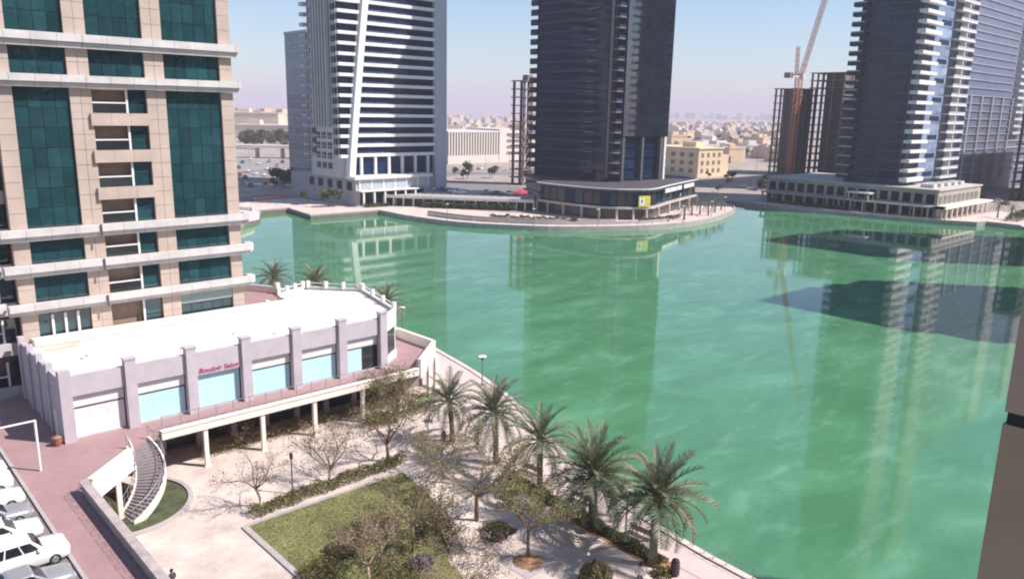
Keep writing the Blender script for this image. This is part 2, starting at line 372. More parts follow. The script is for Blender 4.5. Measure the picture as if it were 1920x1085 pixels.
# balcony bay in the middle and the recessed wing at the left
def balcony(u0, u1, us, z0, z1, v, spandrel=True, item=None):
    piece('balcony_back', tt, u0, us-.08, v+1.25, v+1.32, z0, z1, mat('balcony_wall', (.27, .20, .17), .8, .1, 1))
    w = piece('sliding_door', tt, u0+.12, us-.75, v+1.14, v+1.22, z0+.05, z1-.06, M_DARKLINE)
    for k in range(2):
        dx = (us-.75-u0-.12)/2; piece('pane', w, u0+.12+k*dx+.05, u0+.12+(k+1)*dx-.05, v+1.10, v+1.137, z0+.1, z1-.12, M_TEALD)
    piece('post', tt, us-.08, us+.1, v+.05, v+.25, z0, z1, M_WHITE)
    piece('handrail', tt, u0, us-.08, v+.08, v+.2, z0+.86, z0+.98, M_WHITE)
    piece('balustrade_glass', tt, u0, us-.1, v+.12, v+.16, z0+.02, z0+.86, M_TEALD)
    w = piece('window', tt, us+.1, u1, v+.32, v+.45, z0, z1, M_DARKLINE)
    for k in range(2): piece('pane', w, us+.14, u1-.04, v+.26, v+.317, z0+.04+k*(z1-z0)/2, z0+(k+1)*(z1-z0)/2-.04, M_TEAL)
levels = [(12.55, 14.95), (16.0, 18.1), (19.15, 21.35), (22.45, 24.7), (25.8, 28.0), (29.1, 31.25), (4.0, 7.2), (8.2, 11.6)]
for z0, z1 in levels: balcony(7.8, 12.46, 10.75, z0, z1, 13.1)
for z0, z1 in ((21.35, 22.45), (24.7, 25.8), (28.0, 29.1)):
    for k in range(3): piece('spandrel_panel', tt, 7.5+k*1.69+.01, 7.5+(k+1)*1.69-.01, 12.72, 13.0, z0, z1, M_TAN)
piece('spandrel', tt, 7.8, 12.46, 13.02, 13.2, 7.2, 8.2, M_TAN)
window_zone(tt, 7.8, 12.46, 32.3, 34.6, 13.35, 4, 1); window_zone(tt, 7.8, 12.46, 35.75, 48, 13.35, 4, 7); window_zone(tt, 7.8, 12.46, 52.4, 62, 13.35, 4, 5); window_zone(tt, 7.8, 12.46, 49, 51.4, 13.35, 4, 1)
for k in range(9):
    z0 = 2.4+FZ*k if k < 5 else 19.15+FZ*(k-5)
    z0 = (4.9, 8.9, 12.55, 16.0, 19.15, 22.45, 25.8, 29.1, 32.3)[k]
    balcony(-6.2, .3, -.9, z0, z0+2.2, 14.3)
    piece('spandrel_panel', tt, -6.2, .33, 14.05, 14.3, z0-1.12, z0, M_TAN if k > 4 else M_LEDGE)
# stepped stone ledges, each one piece with its joints and a drip step below
def ledge(z0, z1, cut=True):
    h = z1-z0
    x = -.6
    while x < 21.2:
        x2 = min(x+1.95, 21.35)
        if cut and x < 7.3 < x2: x2 = 7.3
        mb = MB(); g = .012
        mb.box(x+g, x2-g, 12.15, 13.0, z0+h*.42, z1); mb.box(x+g, x2-g, 12.45, 12.99, z0, z0+h*.40)
        mb.build('ledge_block', M_LEDGE, tt); x = x2
    mb = MB(); mb.box(-6.3, -.62, 13.3, 14.2, z0+h*.42-.12, z1-.12); mb.box(-6.3, -.62, 13.6, 14.2, z0-.12, z0+h*.4-.12); mb.build('ledge_block', M_LEDGE, tt)
for b in BANDS: ledge(*b)
mb = MB()
for k, (z0, z1) in enumerate(BANDS[:3]):
    mb.prism([(21.37, 12.2), (22.1+.9*(k == 2), 13.0+.2*(k == 2)), (22.1+.5*(k == 2), 14), (21.37, 14)], z0+.25, z1)
mb.build('ledge_return', M_LEDGE, tt)
for z in (19.15, 16.0, 12.55): piece('downpipe', tt, 7.25, 7.38, 12.02, 12.14, z-1.05, z+.06, M_DARKLINE)
cl = MB().tube([(-3.6, 14.36, 16.98), (-2.2, 14.30, 17.02), (-.6, 14.34, 16.98)], [.03, .03, .03], 5)
mb = MB()
for i in range(10):
    for j in range(5):
        u = -3.7+i*.3; z = 17.0-j*.22; w = lambda u, z: 14.30+.03*math.sin(u*7+z*3)
        mb.face([(u, w(u, z), z), (u+.3, w(u+.3, z), z), (u+.3, w(u+.3, z-.22), z-.22), (u, w(u, z-.22), z-.22)])
rug = mb.build('hanging_rug', mat('orange_rug', (.62, .30, .10), .9, .5, 2.4)); tag(rug, 'orange patterned rug hung over a balcony rail at far left', 'rug')
sm = rug.modifiers.new('thick', 'SOLIDIFY'); sm.thickness = .02
# ------------------------------------------------------------------ retail pavilion on the upper deck
DZ = 4.0
rp = thing('retail_pavilion', 'low lavender shop pavilion with white flat roof and cyan shopfronts', 'building', (14, 7, DZ))
FP = [(0, 0), (29.3, 0), (32.9, 2.7), (35.4, 13.2), (30.6, 18.4), (26.2, 16.5), (25.9, 12.9), (0, 12.9)]
mb = MB().prism([(.5, .75), (29.1, .75), (32.3, 3.1), (34.7, 13.0), (30.4, 17.7), (26.9, 16.2), (26.4, 12.9), (.5, 12.9)], DZ, 8.72); mb.build('wall', mat('shop_interior', (.16, .15, .15), .8, .1, 1), rp)
MB().prism([(.36, .36), (29.15, .36), (32.5, 2.95), (34.95, 13.05), (30.45, 17.95), (26.5, 16.3), (26.2, 12.9), (.36, 12.9)], 8.73, 8.86).build('roof', M_ROOF, rp)
piece('roof_step', rp, .9, 26.0, 11.7, 12.88, 8.87, 9.42, M_ROOF)
BW = 29.3/6
piece('step_line', rp, .9, 26.0, 11.5, 11.69, 8.862, 8.9, M_CONC)  # grey strip that draws the line along the roof step
piece('roof_patch', rp, 1.2, 4.4, 9.6, 11.48, 8.861, 8.868, mat('beige_roof_patch', (.62, .50, .40), .85, .2, .8))
for k in range(1, 8): piece('roof_seam', rp, k*3.6, k*3.6+.06, .5, 11.48, 8.861, 8.872, M_LEDGE)
for k in range(7):
    u = k*BW-.1 if k else 0
    if k == 6: u = 29.05
    piece('pilaster', rp, u-.05, u+.8 if k < 6 else u+.75, -.36, .34, DZ, 9.85, M_LAV)
    if k: piece('pilaster_cap', rp, u-.12, u+.87 if k < 6 else u+.82, -.42, .40, 9.855, 9.97, M_LAV)
for k in range(6):
    a, b = k*BW+.72+.0, (k+1)*BW-.17 if k < 5 else 28.98
    piece('lintel', rp, a, b, -.05, .35, 7.62 if k != 2 else 7.25, 9.28, M_LAV)
    top = 7.62 if k != 2 else 7.25
    piece('lintel_shade', rp, a, b, .36, .55, top-.14, top-.003, M_DARKLINE)  # dark strip standing in for the shadow under the lintel
    if k != 2:
        piece('fascia', rp, a, b-.06, .30, .48, 6.62, top-.15, M_WPANEL); piece('transom', rp, a, b, .34, .6, 6.46, 6.61, M_DARKLINE); pt = 6.45
    else: pt = top-.15
    m = M_WPANEL if k == 0 else M_VINYL
    if k < 5:
        for j in range(3):
            w = (b-.08-a)/3; piece('shopfront_panel', rp, a+j*w+.004, a+(j+1)*w-.004, .36, .5, DZ+.12, pt, m)
    else:
        piece('shopfront_panel', rp, a, a+2.0, .36, .5, DZ+.12, pt, M_VINYL)
        for j in range(2): piece('shop_glass', rp, a+2.03+j*.95, a+2.95+j*.95, .4, .46, DZ+.12, pt, M_TEALD)
    piece('threshold', rp, a, b, .2, .62, DZ, DZ+.115, M_LAV)
    if 0 < k < 5:
        for j, du in enumerate((1.9, 2.75)): MB().lathe((0, 0, 0), [(.0, 0), (.10, .01), (.10, .03)], 10).build('decal', mat('dark_decal', (.12, .2, .22), .5, 0), rp)
# decals: turn the little discs upright on the shopfronts
ds = [o for o in rp.children if o.name.startswith('decal')]
for i, o in enumerate(ds):
    k, j = 1+i//2, i % 2
    o.rotation_euler = (R(90), 0, 0); o.location = (k*BW+2.2+j*.9-14, .358-7, 6.05+.12*j-(0 if k != 2 else -.5)-DZ)
text('sign_lettering', 'Boudoir Salon', .62, (10.65, -.075, 7.42), (R(90), 0, 0), mat('magenta_sign', (.42, .03, .16), .4, 0), rp, shear=.25, ext=.03)
# left side wall (shaded), right return and the far parapets
for k in range(3): piece('side_panel', rp, -.04, .35, .36+k*4.2, .36+(k+1)*4.2-.1, DZ+.02, 9.25, M_LAV)
for k in range(4): piece('side_pilaster', rp, -.2, .3, 2.8+k*3.2, 3.4+k*3.2, DZ+.02, 9.75, M_LAV)
piece('door', rp, -.12, -.045, 1.2, 2.2, DZ+.03, DZ+2.3, M_WPANEL)
def seg_wall(name, p, q, z0, z1, th, m, par): return MB().wall([p, q], th, z0, z1).build(name, m, par)
seg_wall('return_wall', (29.75, .35), (32.7, 2.55), 7.5, 9.35, .3, M_WPANEL, rp); seg_wall('return_window', (29.75, .5), (32.55, 2.6), DZ+.8, 7.48, .15, M_TEALD, rp)
seg_wall('return_wall', (29.75, .35), (32.7, 2.55), DZ, DZ+.78, .3, M_WPANEL, rp)
for p, q in (((32.9, 3.0), (35.25, 13.0)), ((35.2, 13.3), (30.9, 18.1)), ((30.3, 18.3), (26.4, 16.6))):
    seg_wall('parapet', p, q, DZ, 9.2, .3, M_WPANEL, rp)
    P = Vector(p); Q = Vector(q)
    MB().bar((*P, 9.62), (*Q, 9.62), .08).build('handrail', M_WHITE, rp)
    for t in (0, .33, .66, 1): c = P.lerp(Q, t); piece('parapet_post', rp, c.x-.2, c.x+.2, c.y-.2, c.y+.2, 9.0, 9.85, M_WPANEL)
for k in range(12):
    u, v = random.uniform(2, 28), random.uniform(2, 10); 
    if k < 5: piece('roof_drain', rp, u, u+.25, v, v+.25, 8.861, 8.93, M_METAL)
for k in range(1, 6): piece('scupper', rp, k*BW-.8, k*BW-.3, .40, .9, 8.862, 8.92, M_CONC)
# terrace behind the pavilion, beside the tower
te = thing('rear_terrace', 'pinkish roof terrace with white parapet posts behind the shop roof', 'terrace', (26, 26, 0))
MB().prism([(20.9, 14), (25.8, 13), (26.0, 16.7), (30, 19), (31.5, 27), (28, 33), (20.9, 33)], 0, 6.6).build('slab', M_DECK, te)
MB().wall([(26.1, 19.0), (30.6, 20.5), (31.3, 27), (28, 32.6)], .3, 6.61, 7.5).build('parapet', M_WPANEL, te)
for p in ((26.1, 19.0), (30.6, 20.5), (31.3, 27), (28, 32.6)): piece('parapet_post', te, p[0]-.25, p[0]+.25, p[1]-.25, p[1]+.25, 6.61, 8.0, M_WPANEL)
# ------------------------------------------------------------------ upper deck
EDGE = [(-1.35, -60), (-1.35, -9.9), (-.6, -9.3), (2.9, -6.0), (3.7, -4.3), (5.9, -2.75), (32.0, -2.75), (37.2, 1.7), (37.0, 8.5), (35.8, 14)]
deck = EDGE+[(35.4, 13.2), (33, 14), (20, 14), (-9, 14), (-9, 20), (-24, 20), (-24, -60)]
deck = EDGE[:-1]+[(36.9, 13.5), (-3.9, 13.5), (-3.9, -60)]
tag(MB().prism(deck, 3.55, DZ).build('upper_deck', M_DECK), kind='structure')
tag(MB().prism([(-1.75, -60), (-1.75, -9.8), (-1.0, -9.0), (2.4, -5.6), (2.2, -5.3), (-1.5, -8.6), (-2.45, -9.5), (-2.45, -60)], DZ, DZ+.006).build('deck_border', M_DECKB), kind='structure')
tag(MB().prism([(-60, -60), (-3.9, -60), (-3.9, 13.5), (-7, 13.5), (-7, 60), (-60, 60)], 0, DZ-.12).build('parking_lot', M_ASPH), kind='structure')
for k in range(14): tag(MB().box(-4.12, -3.905, -60+k*5.3+.02, -60+(k+1)*5.3-.02, DZ-.12, DZ+.03).build('kerb', M_GREYKERB), kind='structure')
for k in range(20): tag(MB().box(-10, -5, -50.05+k*2.75, -49.93+k*2.75, DZ-.12, DZ-.112).build('parking_line', M_WHITE), kind='structure')
# deck edge: beams, columns, parapets, railings
db = thing('deck_edge_beam', 'long cream edge beam of the raised walkway below the shops', 'beam', (19, -2.8, 3))
x = 6.3
while x < 31.8:
    x2 = min(x+5.1, 31.9); piece('beam_segment', db, x+.01, x2-.01, -3.0, -2.76, 3.45, 4.10, M_CREAMC); piece('beam_coping', db, x+.01, x2-.01, -3.08, -2.55, 4.105, 4.2, M_CREAMC); x = x2
rl = thing('deck_railing', 'thin metal and glass railing along the pink shop walkway', 'railing', (19, -2.6, 4))
MB().bar((6.4, -2.62, 5.3), (31.9, -2.62, 5.3), .05).build('handrail', M_METAL, rl)
for k in range(18):
    u = 6.5+k*1.49; piece('post', rl, u-.03, u+.03, -2.66, -2.6, 4.2, 5.28, M_METAL)
for i, u in enumerate((9.9, 15.0, 20.1, 25.3)):
    c = thing('deck_column', ('first', 'second', 'third', 'fourth')[i]+' slim white column under the walkway, counted from the stair', 'column', (u, -2.5, 0), 'white columns under the walkway')
    piece('shaft', c, u-.17, u+.17, -2.85, -2.5, .12, 3.54, M_CREAMC); piece('footing', c, u-.27, u+.27, -2.95, -2.4, .002, .118, M_CREAMC); piece('bracket', c, u-.2, u+.2, -2.98, -2.45, 3.3, 3.545, M_CREAMC) if False else None
be = thing('deck_end_parapet', 'cream parapet closing the lakeside end of the pink walkway', 'parapet', (35, 0, 4))
for p, q in (((32.0, -2.85), (37.2, 1.6)), ((37.2, 1.8), (37.05, 8.4)), ((37.0, 8.6), (36.95, 13.4))):
    MB().wall([p, q], .3, 3.0, 5.0).build('parapet_panel', M_CREAMC, be); MB().wall([p, q], .42, 5.005, 5.1).build('coping', M_CREAMC, be)
for i, (u, v) in enumerate(((36.9, .9), (34.5, -1.1))):
    c = thing('deck_column', ('cream column at the lakeside corner of the walkway', 'cream column near the walkway end beside shrubs')[i], 'column', (u, v, 0)); piece('shaft', c, u-.2, u+.2, v-.2, v+.2, .12, 3.54, M_CREAMC); piece('footing', c, u-.3, u+.3, v-.3, v+.3, .002, .118, M_CREAMC)
# back wall under the deck: dark glazed shop level
uw = thing('undercroft_shopfront', 'dark glazed shop level under the raised walkway', 'shopfront', (18, 2, 0))
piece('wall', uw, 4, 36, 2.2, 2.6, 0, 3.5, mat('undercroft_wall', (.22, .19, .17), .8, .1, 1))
for k in range(9):
    piece('glazing', uw, 5+k*3.2, 5+k*3.2+2.5, 2.05, 2.18, .3, 2.9, M_TEALD); piece('pier', uw, 5+k*3.2+2.6, 5+k*3.2+3.1, 1.8, 2.19, 0, 3.5, M_LAV)
bl = thing('stair_side_beam', 'short cream beam and parapet left of the curved stair', 'beam', (1, -8, 3))
MB().wall([(-.75, -9.75), (2.95, -6.25)], .3, 3.1, 4.75).build('beam_segment', M_CREAMC, bl); MB().wall([(-.75, -9.75), (2.95, -6.25)], .44, 4.755, 4.87).build('coping', M_CREAMC, bl)
piece('column', bl, 1.4, 1.75, -7.6, -7.25, .0, 3.09, M_CREAMC)
wl = thing('walkway_parapet', 'weathered grey parapet wall along the pink ramp at lower left', 'parapet', (-1.1, -30, 4))
v = -60
while v < -9.9:
    v2 = min(v+2.6, -9.75); piece('parapet_panel', wl, -1.33, -1.0, v+.012, v2-.012, 3.0, 4.8, M_CONC); piece('coping', wl, -1.44, -.9, v+.008, v2-.008, 4.805, 4.93, mat('weathered_coping', (.42, .36, .34), .85, .2, 1.5, fine=.15)); v = v2
piece('retaining_wall', wl, -1.3, -1.05, -60, -9.8, 0, 2.99, M_LAV)
# ------------------------------------------------------------------ curved stair
st = thing('curved_stair', 'grey curved outdoor stair winding down from the pink deck', 'stair', (3, -6, 0))
CS = Vector((1.5, -4.9)); NST = 24
def spos(t, r):
    ang = R(25)-t*R(108); return (CS.x+r*math.cos(ang), CS.y+r*math.sin(ang))
M_STEP = mat('stair_tread', (.25, .22, .225), .85, .15, 3, fine=.1)
R0, R1 = 1.95, 4.0
for k in range(NST):
    t0, t1 = k/NST, (k+1)/NST+.004; z = DZ-(k+1)*DZ/(NST+1)
    poly = [spos(t0, R0), spos(t0, R1), spos((t0+t1)/2, R1), spos(t1, R1), spos(t1, R0)]
    MB().prism(poly, z-.16, z).build('tread', M_STEP, st)
for rr, nm in ((R0, 'stringer'), (R1, 'stringer')):
    mb = MB(); n = 24
    for k in range(n):
        p, q = spos(k/n, rr), spos((k+1)/n, rr); za, zb = DZ-k/n*DZ*.96, DZ-(k+1)/n*DZ*.96
        p2, q2 = spos(k/n, rr+.12), spos((k+1)/n, rr+.12)
        mb.loft([[(*p, za-.5), (*p2, za-.5), (*p2, za+.18), (*p, za+.18)], [(*q, zb-.5), (*q2, zb-.5), (*q2, zb+.18), (*q, zb+.18)]])
    mb.build(nm, M_CREAMC, st)
    mb = MB(); hp = [(*spos(k/n, rr+.06), DZ-k/n*DZ*.96+1.1) for k in range(n+1)]
    mb.tube(hp, [.035]*len(hp), 6); hp2 = [(x, y, z-.45) for x, y, z in hp]; mb.tube(hp2, [.02]*len(hp), 5); mb.build('handrail', M_METAL, st)
    for k in range(0, n+1, 2):
        p = hp[k]; MB().tube([(p[0], p[1], p[2]-1.0), p], [.025, .025], 5).build('baluster', M_METAL, st)
isl = thing('stair_garden_bed', 'half round green planting bed with grey kerb around the stair foot', 'garden bed', (4, -7, 0))
arc = [(2.2+4.6*math.cos(R(a)), -5.6+4.6*math.sin(R(a))) for a in range(-112, 41, 8)]
MB().prism([(x, y) for x, y in arc]+[(1.0, -3)], .0, .1).build('turf', mat('bed_turf', (.085, .10, .045), .95, .4, 1.2, .04, 10, fine=.4), isl)
MB().wall([(2.2+4.85*math.cos(R(a)), -5.6+4.85*math.sin(R(a))) for a in range(-112, 41, 8)], .35, .002, .22).build('kerb', M_GREYKERB, isl)
# ------------------------------------------------------------------ lawn and beds
LX0, LX1, LY0, LY1 = 8.2, 21.8, -36, -14.5
tag(MB().prism([(LX0, LY1), (LX1, LY1), (21.2, -19), (19.5, -24), (16.5, -27.5), (15, -33), (8.0, -33)], 0, .05).build('lawn', M_GRASS), kind='structure')
for k in range(9): tag(MB().box(7.72, 8.14, -35+k*2.3+.01, -35+(k+1)*2.3-.01, .0, .13).build('kerb', M_GREYKERB), kind='structure')
tag(MB().box(8.2, 22.3, -14.44, -14.1, 0, .07).build('planting_strip', M_CONC), kind='structure')
mb = MB()
for i in range(26000):
    u, v = rng.uniform(LX0, LX1), rng.uniform(-32, LY1)
    if v < -19 and u > 21.2-(-19-v)*.35: continue
    a = rng.uniform(0, 6.28); h = rng.uniform(.05, .14); dx, dy = math.cos(a)*.03, math.sin(a)*.03; lx, ly = rng.normal(0, .04, 2)
    i0 = len(mb.v); mb.v += [(u-dx, v-dy, .045), (u+dx, v+dy, .045), (u+lx, v+ly, .05+h)]; mb.f.append((i0, i0+1, i0+2))
gr = mb.build('grass', foliage('grass_blade', (.17, .185, .06), (.31, .285, .13))); tag(gr, 'short olive green grass of the lawn', 'grass', kind='stuff')
# ================================================================== VEGETATION
def frond_mesh(i, L, droop, m, nl=24):
    r = random.Random(100+i); mb = MB(); pts = []; ang = r.uniform(.9, 1.1); x = z = 0; n = 10
    el = 0.0
    for k in range(n+1):
        pts.append(Vector((x, 0, z))); e_ = el-droop*(k/n)**1.3; x += math.cos(e_)*L/n; z += math.sin(e_)*L/n
    mb.tube(pts, [.045*(1-.85*k/n)+.006 for k in range(n+1)], 4)
    for k in range(nl):
        t = .14+.85*k/nl; f = t*n; a = int(f); p = pts[a].lerp(pts[min(a+1, n)], f-a); d = (pts[min(a+1, n)]-pts[a]).normalized()
        ll = (.62*math.sin(math.pi*min(1, t*.9+.12))**.7+.12)*L/3.4*r.uniform(.85, 1.1)
        for sgn in (-1, 1):
            up = Vector((-d.z, 0, d.x)); q = (d*.75+Vector((0, sgn, 0))*.75+up*r.uniform(.15, .55)).normalized()
            tip = p+q*ll-Vector((0, 0, ll*.12)); w = d*.045*L/3.4
            mb.face([p-w, p+w, p+q*ll*.6+w*.7, tip, p+q*ll*.6-w*.7])
    return mb.mesh('frond', m)
FRONDS = [frond_mesh(i, 3.5, d, L_PALM) for i, d in enumerate((.75, 1.0, 1.25, 1.5))]; FDRY = [frond_mesh(9, 2.9, 1.5, L_PALMD, 18)]
FSMALL = [frond_mesh(20+i, 3.3, d, L_PALM, 12) for i, d in enumerate((.8, 1.3))]
def palm(loc, h, label, group, size=1.0, nf=42, seed=0, rad=.27, small=False):
    r = random.Random(seed); t = thing('date_palm', label, 'palm tree', tuple(loc), group)
    x, y, z = loc; lean = (r.uniform(-.3, .3), r.uniform(-.3, .3)); mb = MB(); n = 26; pts = []; rd = []
    for k in range(n+1):
        s = k/n; pts.append((x+lean[0]*s*s*h*.3, y+lean[1]*s*s*h*.3, z-.1+s*(h+.1))); rd.append(rad*(1.25-.35*min(1, s*4)) * (1+.09*(k % 2)) * (1.0+.35*max(0, s-.82)*4))
    mb.tube(pts, rd, 9); mb.build('trunk', M_PBARK, t)
    top = Vector(pts[-1])-Vector(loc)
    ga = 2.39996
    for k in range(nf):
        s = (k+.5)/nf; el = R(82)-s*R(118)+r.uniform(-.1, .1); me = (FSMALL if small else FRONDS)
        q = me[min(len(me)-1, int(s*len(me)*.9+r.uniform(0, .8)))] if s < .95 or small else FDRY[0]
        inst('frond', q, t, top+Vector((math.cos(k*ga)*.12, math.sin(k*ga)*.12, -s*.35)), (r.uniform(-.3, .3), -el, k*ga), (size*r.uniform(.88, 1.08)*(.92+.16*min(1, s*1.5)),)*3)
    return t
gp = 'date palms along the promenade'
for i, (px, py, h, s, lab) in enumerate(((1223, 1058, 5.3, 1.1, 'tall date palm nearest the camera, beside the black litter bin'), (1110, 985, 4.3, 1.16, 'wide date palm beside the middle bench, second from the litter bin'),
        (1012, 918, 4.5, .97, 'date palm behind the farthest bench, third from the litter bin'), (930, 868, 5.0, 1.02, 'date palm half hidden behind a feathery acacia, fourth from the litter bin'), (848, 828, 4.2, .95, 'date palm nearest the walkway end, farthest of the promenade row'))):
    p = G(px, py); palm((p.x, p.y, 0), h, lab, gp, s, (54, 62, 40, 44, 38)[i], 10+i, (.3, .34, .25, .26, .25)[i])
gp = 'date palms behind the shop pavilion'
for i, (u, v, h, s, lab) in enumerate(((40.5, 47.5, 4.3, 1.0, 'date palm rising behind the shop roof, right beside the tan tower'), (44.5, 41, 4.2, 1.0, 'date palm rising behind the middle of the shop roof edge'), (42.9, 19.5, 5.3, .9, 'dusty date palm right behind the pavilion corner near the water'), (46.0, 44, 3.0, .7, 'small browned palm low behind the shop roof edge'))):
    palm((u, v, 0), h, lab, gp, s, 38, 30+i)
def leaves(mb, pts, size, n_per, spread, r, flat=1.0):
    for p in pts:
        for _ in range(n_per):
            c = Vector((p[0]+r.gauss(0, spread), p[1]+r.gauss(0, spread), p[2]+r.gauss(0, spread*flat))); s = size*r.uniform(.6, 1.4)
            a = Vector((r.gauss(0, 1), r.gauss(0, 1), r.gauss(0, .6))).normalized(); b = a.cross(Vector((r.gauss(0, 1), r.gauss(0, 1), r.gauss(0, 1)))).normalized()
            i = len(mb.v); mb.v += [tuple(c-a*s), tuple(c+b*s*.5), tuple(c+a*s), tuple(c-b*s*.5)]; mb.f.append((i, i+1, i+2, i+3))
def tree(name, label, cat, loc, h, w, th, seed, leaf=None, lsize=.1, lper=6, lspread=.18, levels=4, nmain=5, r0=.13, bark=M_BARK, group=None, flat=.7, twig=True):
    r = random.Random(seed); t = thing(name, label, cat, tuple(loc), group); x, y, z = loc; mb = MB(); tips = []; mids = []
    top = Vector((x+r.uniform(-.2, .2), y+r.uniform(-.2, .2), z+th)); mb.tube([(x, y, z-.1), (x+r.uniform(-.08, .08), y+r.uniform(-.08, .08), z+th*.5), top], [r0*1.25, r0, r0*.85], 7)
    tw = MB()
    def grow(p, d, ln, rad, lv):
        q = p; pts = [p]; dd = d.copy()
        for k in range(3):
            dd = (dd+Vector((r.gauss(0, .16), r.gauss(0, .16), r.gauss(0, .1)+.04))).normalized(); q = q+dd*ln/3; pts.append(q)
        (mb if lv > 1 else tw).tube(pts, [rad, rad*.85, rad*.7, rad*.55], 5 if lv > 2 else 3, False)
        if lv <= 1: mids.append(pts[1]); mids.append(pts[2])
        if lv == 0: tips.append(q); return
        for k in range(r.choice((2, 3)) if lv > 1 else 3):
            nd = (dd+Vector((r.gauss(0, .55), r.gauss(0, .55), r.gauss(0, .35)))).normalized(); grow(q, nd, ln*r.uniform(.62, .82), rad*.55, lv-1)
        if lv > 1: nd = (dd+Vector((r.gauss(0, .8), r.gauss(0, .8), r.gauss(0, .3)))).normalized(); grow(pts[2], nd, ln*.55, rad*.4, lv-1)
    hh = h-th; tot = sum(.72**k for k in range(levels))
    for k in range(nmain):
        a = 2*math.pi*(k+r.uniform(-.3, .3))/nmain; el = math.atan2(hh, w*.5)*r.uniform(.7, 1.15)
        d = Vector((math.cos(a)*math.cos(el), math.sin(a)*math.cos(el), math.sin(el))); grow(top, d, math.hypot(hh, w*.5)/tot*1.0, r0*.62, levels-1)
    mb.build('trunk', bark, t, True)
    if twig: tw.build('twigs', bark, t)['kind'] = 'stuff'
    if leaf and lper:
        lb = MB(); leaves(lb, tips+mids, lsize, lper, lspread, r, flat); lb.build('crown', leaf, t)['kind'] = 'stuff'
    return t
M_PALEB = mat('pale_bark', (.36, .27, .19), .9, .2, 5)
def T(px, py, *a, **k): p = G(px, py); return tree(k.pop('name', 'acacia_tree'), a[0], 'tree', (p.x, p.y, 0), *a[1:], **k)
T(487, 950, 'nearly bare tree at the left corner of the olive hedge', 4.6, 4.6, 1.5, 1, L_DRY, .06, 2, .2, nmain=5, r0=.11, name='bare_tree')
T(618, 905, 'sparse leafless tree in the middle of the olive hedge', 5.0, 5.6, 1.1, 2, L_DRY, .07, 3, .25, nmain=6, r0=.12, name='bare_tree')
T(728, 865, 'thinly leaved tree at the far end of the olive hedge', 6.4, 6.4, 1.6, 3, L_HEDGEO, .07, 4, .25, nmain=6, r0=.15, name='sparse_tree')
T(893, 975, 'large feathery acacia overlapping the promenade palms', 6.2, 8.4, 2.1, 4, L_ACAC, .07, 6, .32, nmain=7, r0=.16, flat=.45)
T(990, 1048, 'umbrella shaped green acacia in a square soil planter', 4.9, 5.8, 2.2, 5, L_ACAC, .07, 8, .28, nmain=6, r0=.11, flat=.4)
T(773, 1035, 'bronze leaved round tree with pale trunk on the lawn edge', 4.0, 6.6, 2.0, 6, L_BRONZE, .07, 6, .3, nmain=7, r0=.12, bark=M_PALEB, flat=.6)
T(690, 1100, 'yellow twiggy tree at the bottom edge of the lawn', 4.9, 4.2, 1.6, 7, L_DRY, .06, 4, .2, nmain=5, r0=.11, bark=M_PALEB, name='bare_tree')
T(880, 1125, 'pale twiggy tree cut by the bottom edge of the picture', 4.4, 4.8, 1.2, 8, L_DRY, .06, 3, .2, nmain=6, r0=.1, bark=M_PALEB, name='bare_tree')
T(742, 792, 'leafy tree in front of the walkway end columns', 5.4, 5.4, 1.2, 9, L_HEDGEO, .08, 5, .26, nmain=6, r0=.13, name='sparse_tree')
T(455, 838, 'small dry twiggy tree beside the first walkway column', 2.6, 3.0, .4, 11, L_DRY, .06, 2, .2, levels=3, nmain=6, r0=.06, name='bare_tree')
T(830, 905, 'low dusty green tree filling the end of the lawn', 4.4, 6.0, 1.3, 12, L_ACAC, .07, 4, .3, nmain=6, r0=.11, flat=.5)
def bush(name, label, cat, loc, rx, ry, h, seed, leaf, n=900, size=.09, group=None, base=0.0, shell=.55):
    r = random.Random(seed); t = thing(name, label, cat, tuple(loc), group); mb = MB(); x, y, z = loc
    ph = [r.uniform(0, 6.28) for _ in range(6)]
    for _ in range(n):
        a = r.uniform(0, 2*math.pi); s = r.uniform(-.15, 1); rr = r.uniform(shell, 1)**.5
        k = 1+.16*math.sin(3*a+ph[0])+.12*math.sin(5*a+ph[1]+s*4)+.1*math.sin(9*a+ph[2])
        c = math.sqrt(max(0, 1-max(0, s)**2))
        p = (x+rx*k*c*rr*math.cos(a), y+ry*k*c*rr*math.sin(a), z+base+max(.02, (h-base)*(s*rr*(1+.12*math.sin(4*a+ph[3])))))
        leaves(mb, [p], size, 1, .02, r)
    mb.build('foliage', leaf, t)['kind'] = 'stuff'
    sb = MB()
    for _ in range(7):
        a = r.uniform(0, 6.28); sb.tube([(x, y, z), (x+rx*.5*math.cos(a), y+ry*.5*math.sin(a), z+h*.7)], [.035, .012], 4)
    sb.build('stem', M_BARK, t); return t
